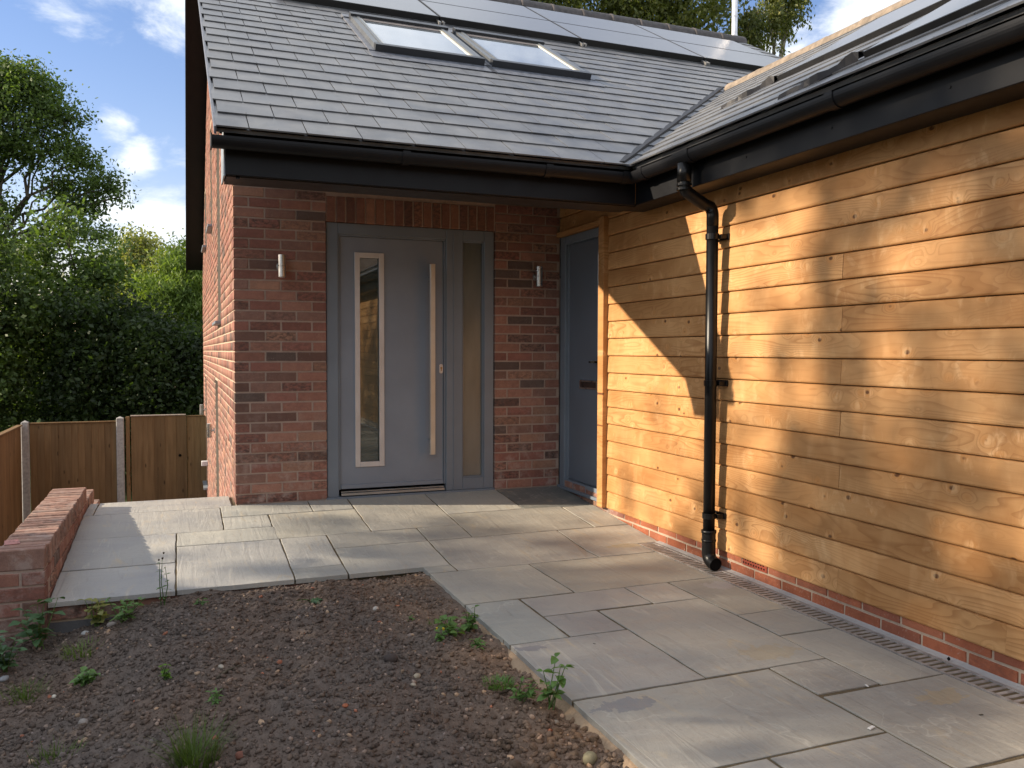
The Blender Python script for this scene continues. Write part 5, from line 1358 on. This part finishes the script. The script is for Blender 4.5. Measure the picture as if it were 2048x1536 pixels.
weed('low_weed', 'tiny seedling weed left of the path edge cluster', 0.66, -2.53, 3, .025, .022, .012, 2, M_lweed, 7, spread=1.1)
weed('rosette_weed', 'flat blue green rosette on the bare soil below the terrace corner', 0.26, -2.04, 1, .01, .062, .019, 7, M_lweedd, 8, rosette=True)
weed('nettle_weed', 'dark nettle like weed beside the low garden wall', -1.0, -1.86, 7, .20, .070, .046, 3, M_lweedd, 9, spread=.6)
weed('nettle_weed', 'second dark leafy weed at the left edge below the garden wall', -1.12, -2.08, 8, .15, .060, .040, 3, M_lweedd, 10, spread=.8)
weed('leafy_weed', 'yellowish leafy weed under the terrace edge', -0.77, -1.74, 8, .12, .045, .034, 3, M_lmid, 11, spread=.7)
weed('leafy_weed', 'drooping green weed beside the yellowish one under the terrace edge', -0.64, -1.86, 8, .13, .048, .024, 4, M_lweed, 12, spread=.8)
weed('groundsel_weed', 'thin upright groundsel with closed dark buds in front of the slab joint', -0.46, -1.79, 3, .21, .028, .010, 5, M_lweed, 13, spread=.25, flower=4)
weed('low_weed', 'low spreading weed on the soil at the lower left', -0.75, -2.48, 9, .05, .048, .030, 2, M_lweed, 14, spread=1.3)
weed('low_weed', 'small feathery bright green weed in the middle of the soil', -0.43, -2.76, 5, .055, .022, .014, 3, leaf_mat('bright_weed', (.09, .19, .02), (.14, .27, .03)), 15, spread=.7)
weed('low_weed', 'small dark tufted weed on the soil near the bottom', -0.25, -3.17, 5, .05, .030, .008, 3, M_lweed, 16, spread=.7)
weed('low_weed', 'little weed between the terrace and the middle of the soil', -0.27, -1.93, 4, .03, .034, .014, 2, M_lweed, 17, spread=1.2)
tuft('grass tuft in the soil along the left below the weeds', -0.81, -2.05, 150, .075, .085, 1)
tuft('grass tuft at the far lower left of the soil', -1.0, -2.35, 150, .08, .085, 2)
tuft('long grass clump at the bottom edge of the picture', -0.33, -3.55, 240, .15, .075, 3)
tuft('second thin grass clump at the bottom left edge', -0.78, -3.15, 70, .06, .08, 4)
tuft('mossy green tuft beside the path edge above the tall weed', 0.79, -3.37, 260, .035, .06, 5, mt=M_lweed)
tuft('small grass tuft left of the path edge weeds', 0.75, -2.62, 70, .03, .035, 6)
def stone(label, x, y, s, c, seed, flat=.6, name='stone', cat='stone'):
    r = np.random.RandomState(seed); import bmesh
    bm = bmesh.new(); bmesh.ops.create_icosphere(bm, subdivisions=2, radius=1)
    for v in bm.verts: v.co = v.co*(1+.14*(r.rand()-.5)); v.co.x *= s[0]; v.co.y *= s[1]; v.co.z *= s[2]
    me = bpy.data.meshes.new(name); bm.to_mesh(me); bm.free(); me.shade_smooth(); mm = M_stonec
    me.materials.append(mm)
    return tag(ob(name, me, None, (x, y, sh(x, y)+s[2]*.35), Matrix.Rotation(r.uniform(0, 3), 4, 'Z'), c), label, cat)
M_stonec, g = mat('loose_stone'); P_ = gpos(g); n_ = g.noise(P_, 70, 4, .6); finish(g, g.mix(g.mr(n_, .3, .7), g.mix(1.0, ocol(g), (.75, .75, .75), 'MULTIPLY'), ocol(g)), .85, n_, .5, .003, .2)
stone('smooth buff pebble lying right of the dark clod', 0.51, -3.18, (.022, .015, .011), (.42, .36, .27), 1)
stone('large dark lump of soil in the middle of the bed', 0.43, -3.07, (.032, .026, .022), (.075, .06, .055), 2, name='soil_lump', cat='soil lump')
stone('pale stone above the soil lump towards the terrace', 0.53, -2.32, (.017, .014, .012), (.50, .47, .43), 3)
stone('buff oval pebble below the first one', 0.47, -3.28, (.013, .009, .007), (.42, .36, .28), 4)
stone('grey round stone at the lower left of the soil', -0.72, -2.92, (.020, .016, .015), (.30, .27, .25), 5)
stone('small white stone at the lower left', -0.87, -2.5, (.012, .009, .009), (.62, .58, .50), 6)
stone('flat buff stone in the middle of the bed', -0.22, -2.82, (.018, .011, .008), (.40, .36, .30), 7)
stone('broken red brick fragment at the bottom of the soil', -0.19, -3.57, (.022, .018, .014), (.20, .085, .06), 8, name='brick_fragment', cat='brick fragment')
stone('small orange brick chip in the soil', 0.18, -3.42, (.014, .012, .006), (.36, .13, .07), 9, name='brick_chip', cat='brick fragment')
stone('pale grey stones by the nettles under the terrace edge', -0.82, -1.8, (.022, .018, .015), (.42, .42, .42), 10)
stone('pinkish stone under the terrace edge beside the yellowish weed', -0.7, -1.8, (.024, .018, .016), (.40, .35, .33), 11)
stone('big buff clod at the path edge in the bottom centre', 0.85, -4.05, (.030, .022, .022), (.30, .26, .16), 12, name='soil_lump', cat='soil lump')
stone('pair pebble at the foot of the tall weed', 0.86, -3.76, (.014, .011, .010), (.34, .28, .22), 13)
stone('blue grey flat stone at the left edge of the soil', -1.11, -2.16, (.026, .018, .012), (.30, .31, .33), 14)
tw_ = MB(); tw_.tube([(-.24, -2.90, sh(-.24, -2.90)+.006), (-.20, -2.87, sh(-.2, -2.87)+.012), (-.14, -2.83, sh(-.14, -2.83)+.006)], [.005, .006, .003], 6)
tag(ob('twig', tw_.mesh('twig', M_bark)), 'short brown stick lying on the soil in the middle', 'twig')
tw_ = MB(); tw_.tube([(.74, -3.50, sh(.74, -3.5)+.008), (.79, -3.45, sh(.79, -3.45)+.014), (.84, -3.43, sh(.84, -3.43)+.010)], [.005, .005, .003], 6)
tag(ob('twig', tw_.mesh('twig', M_bark)), 'bent root stub near the mossy tuft by the path', 'twig')
print('slates', cnt, 'objects', len(bpy.data.objects))
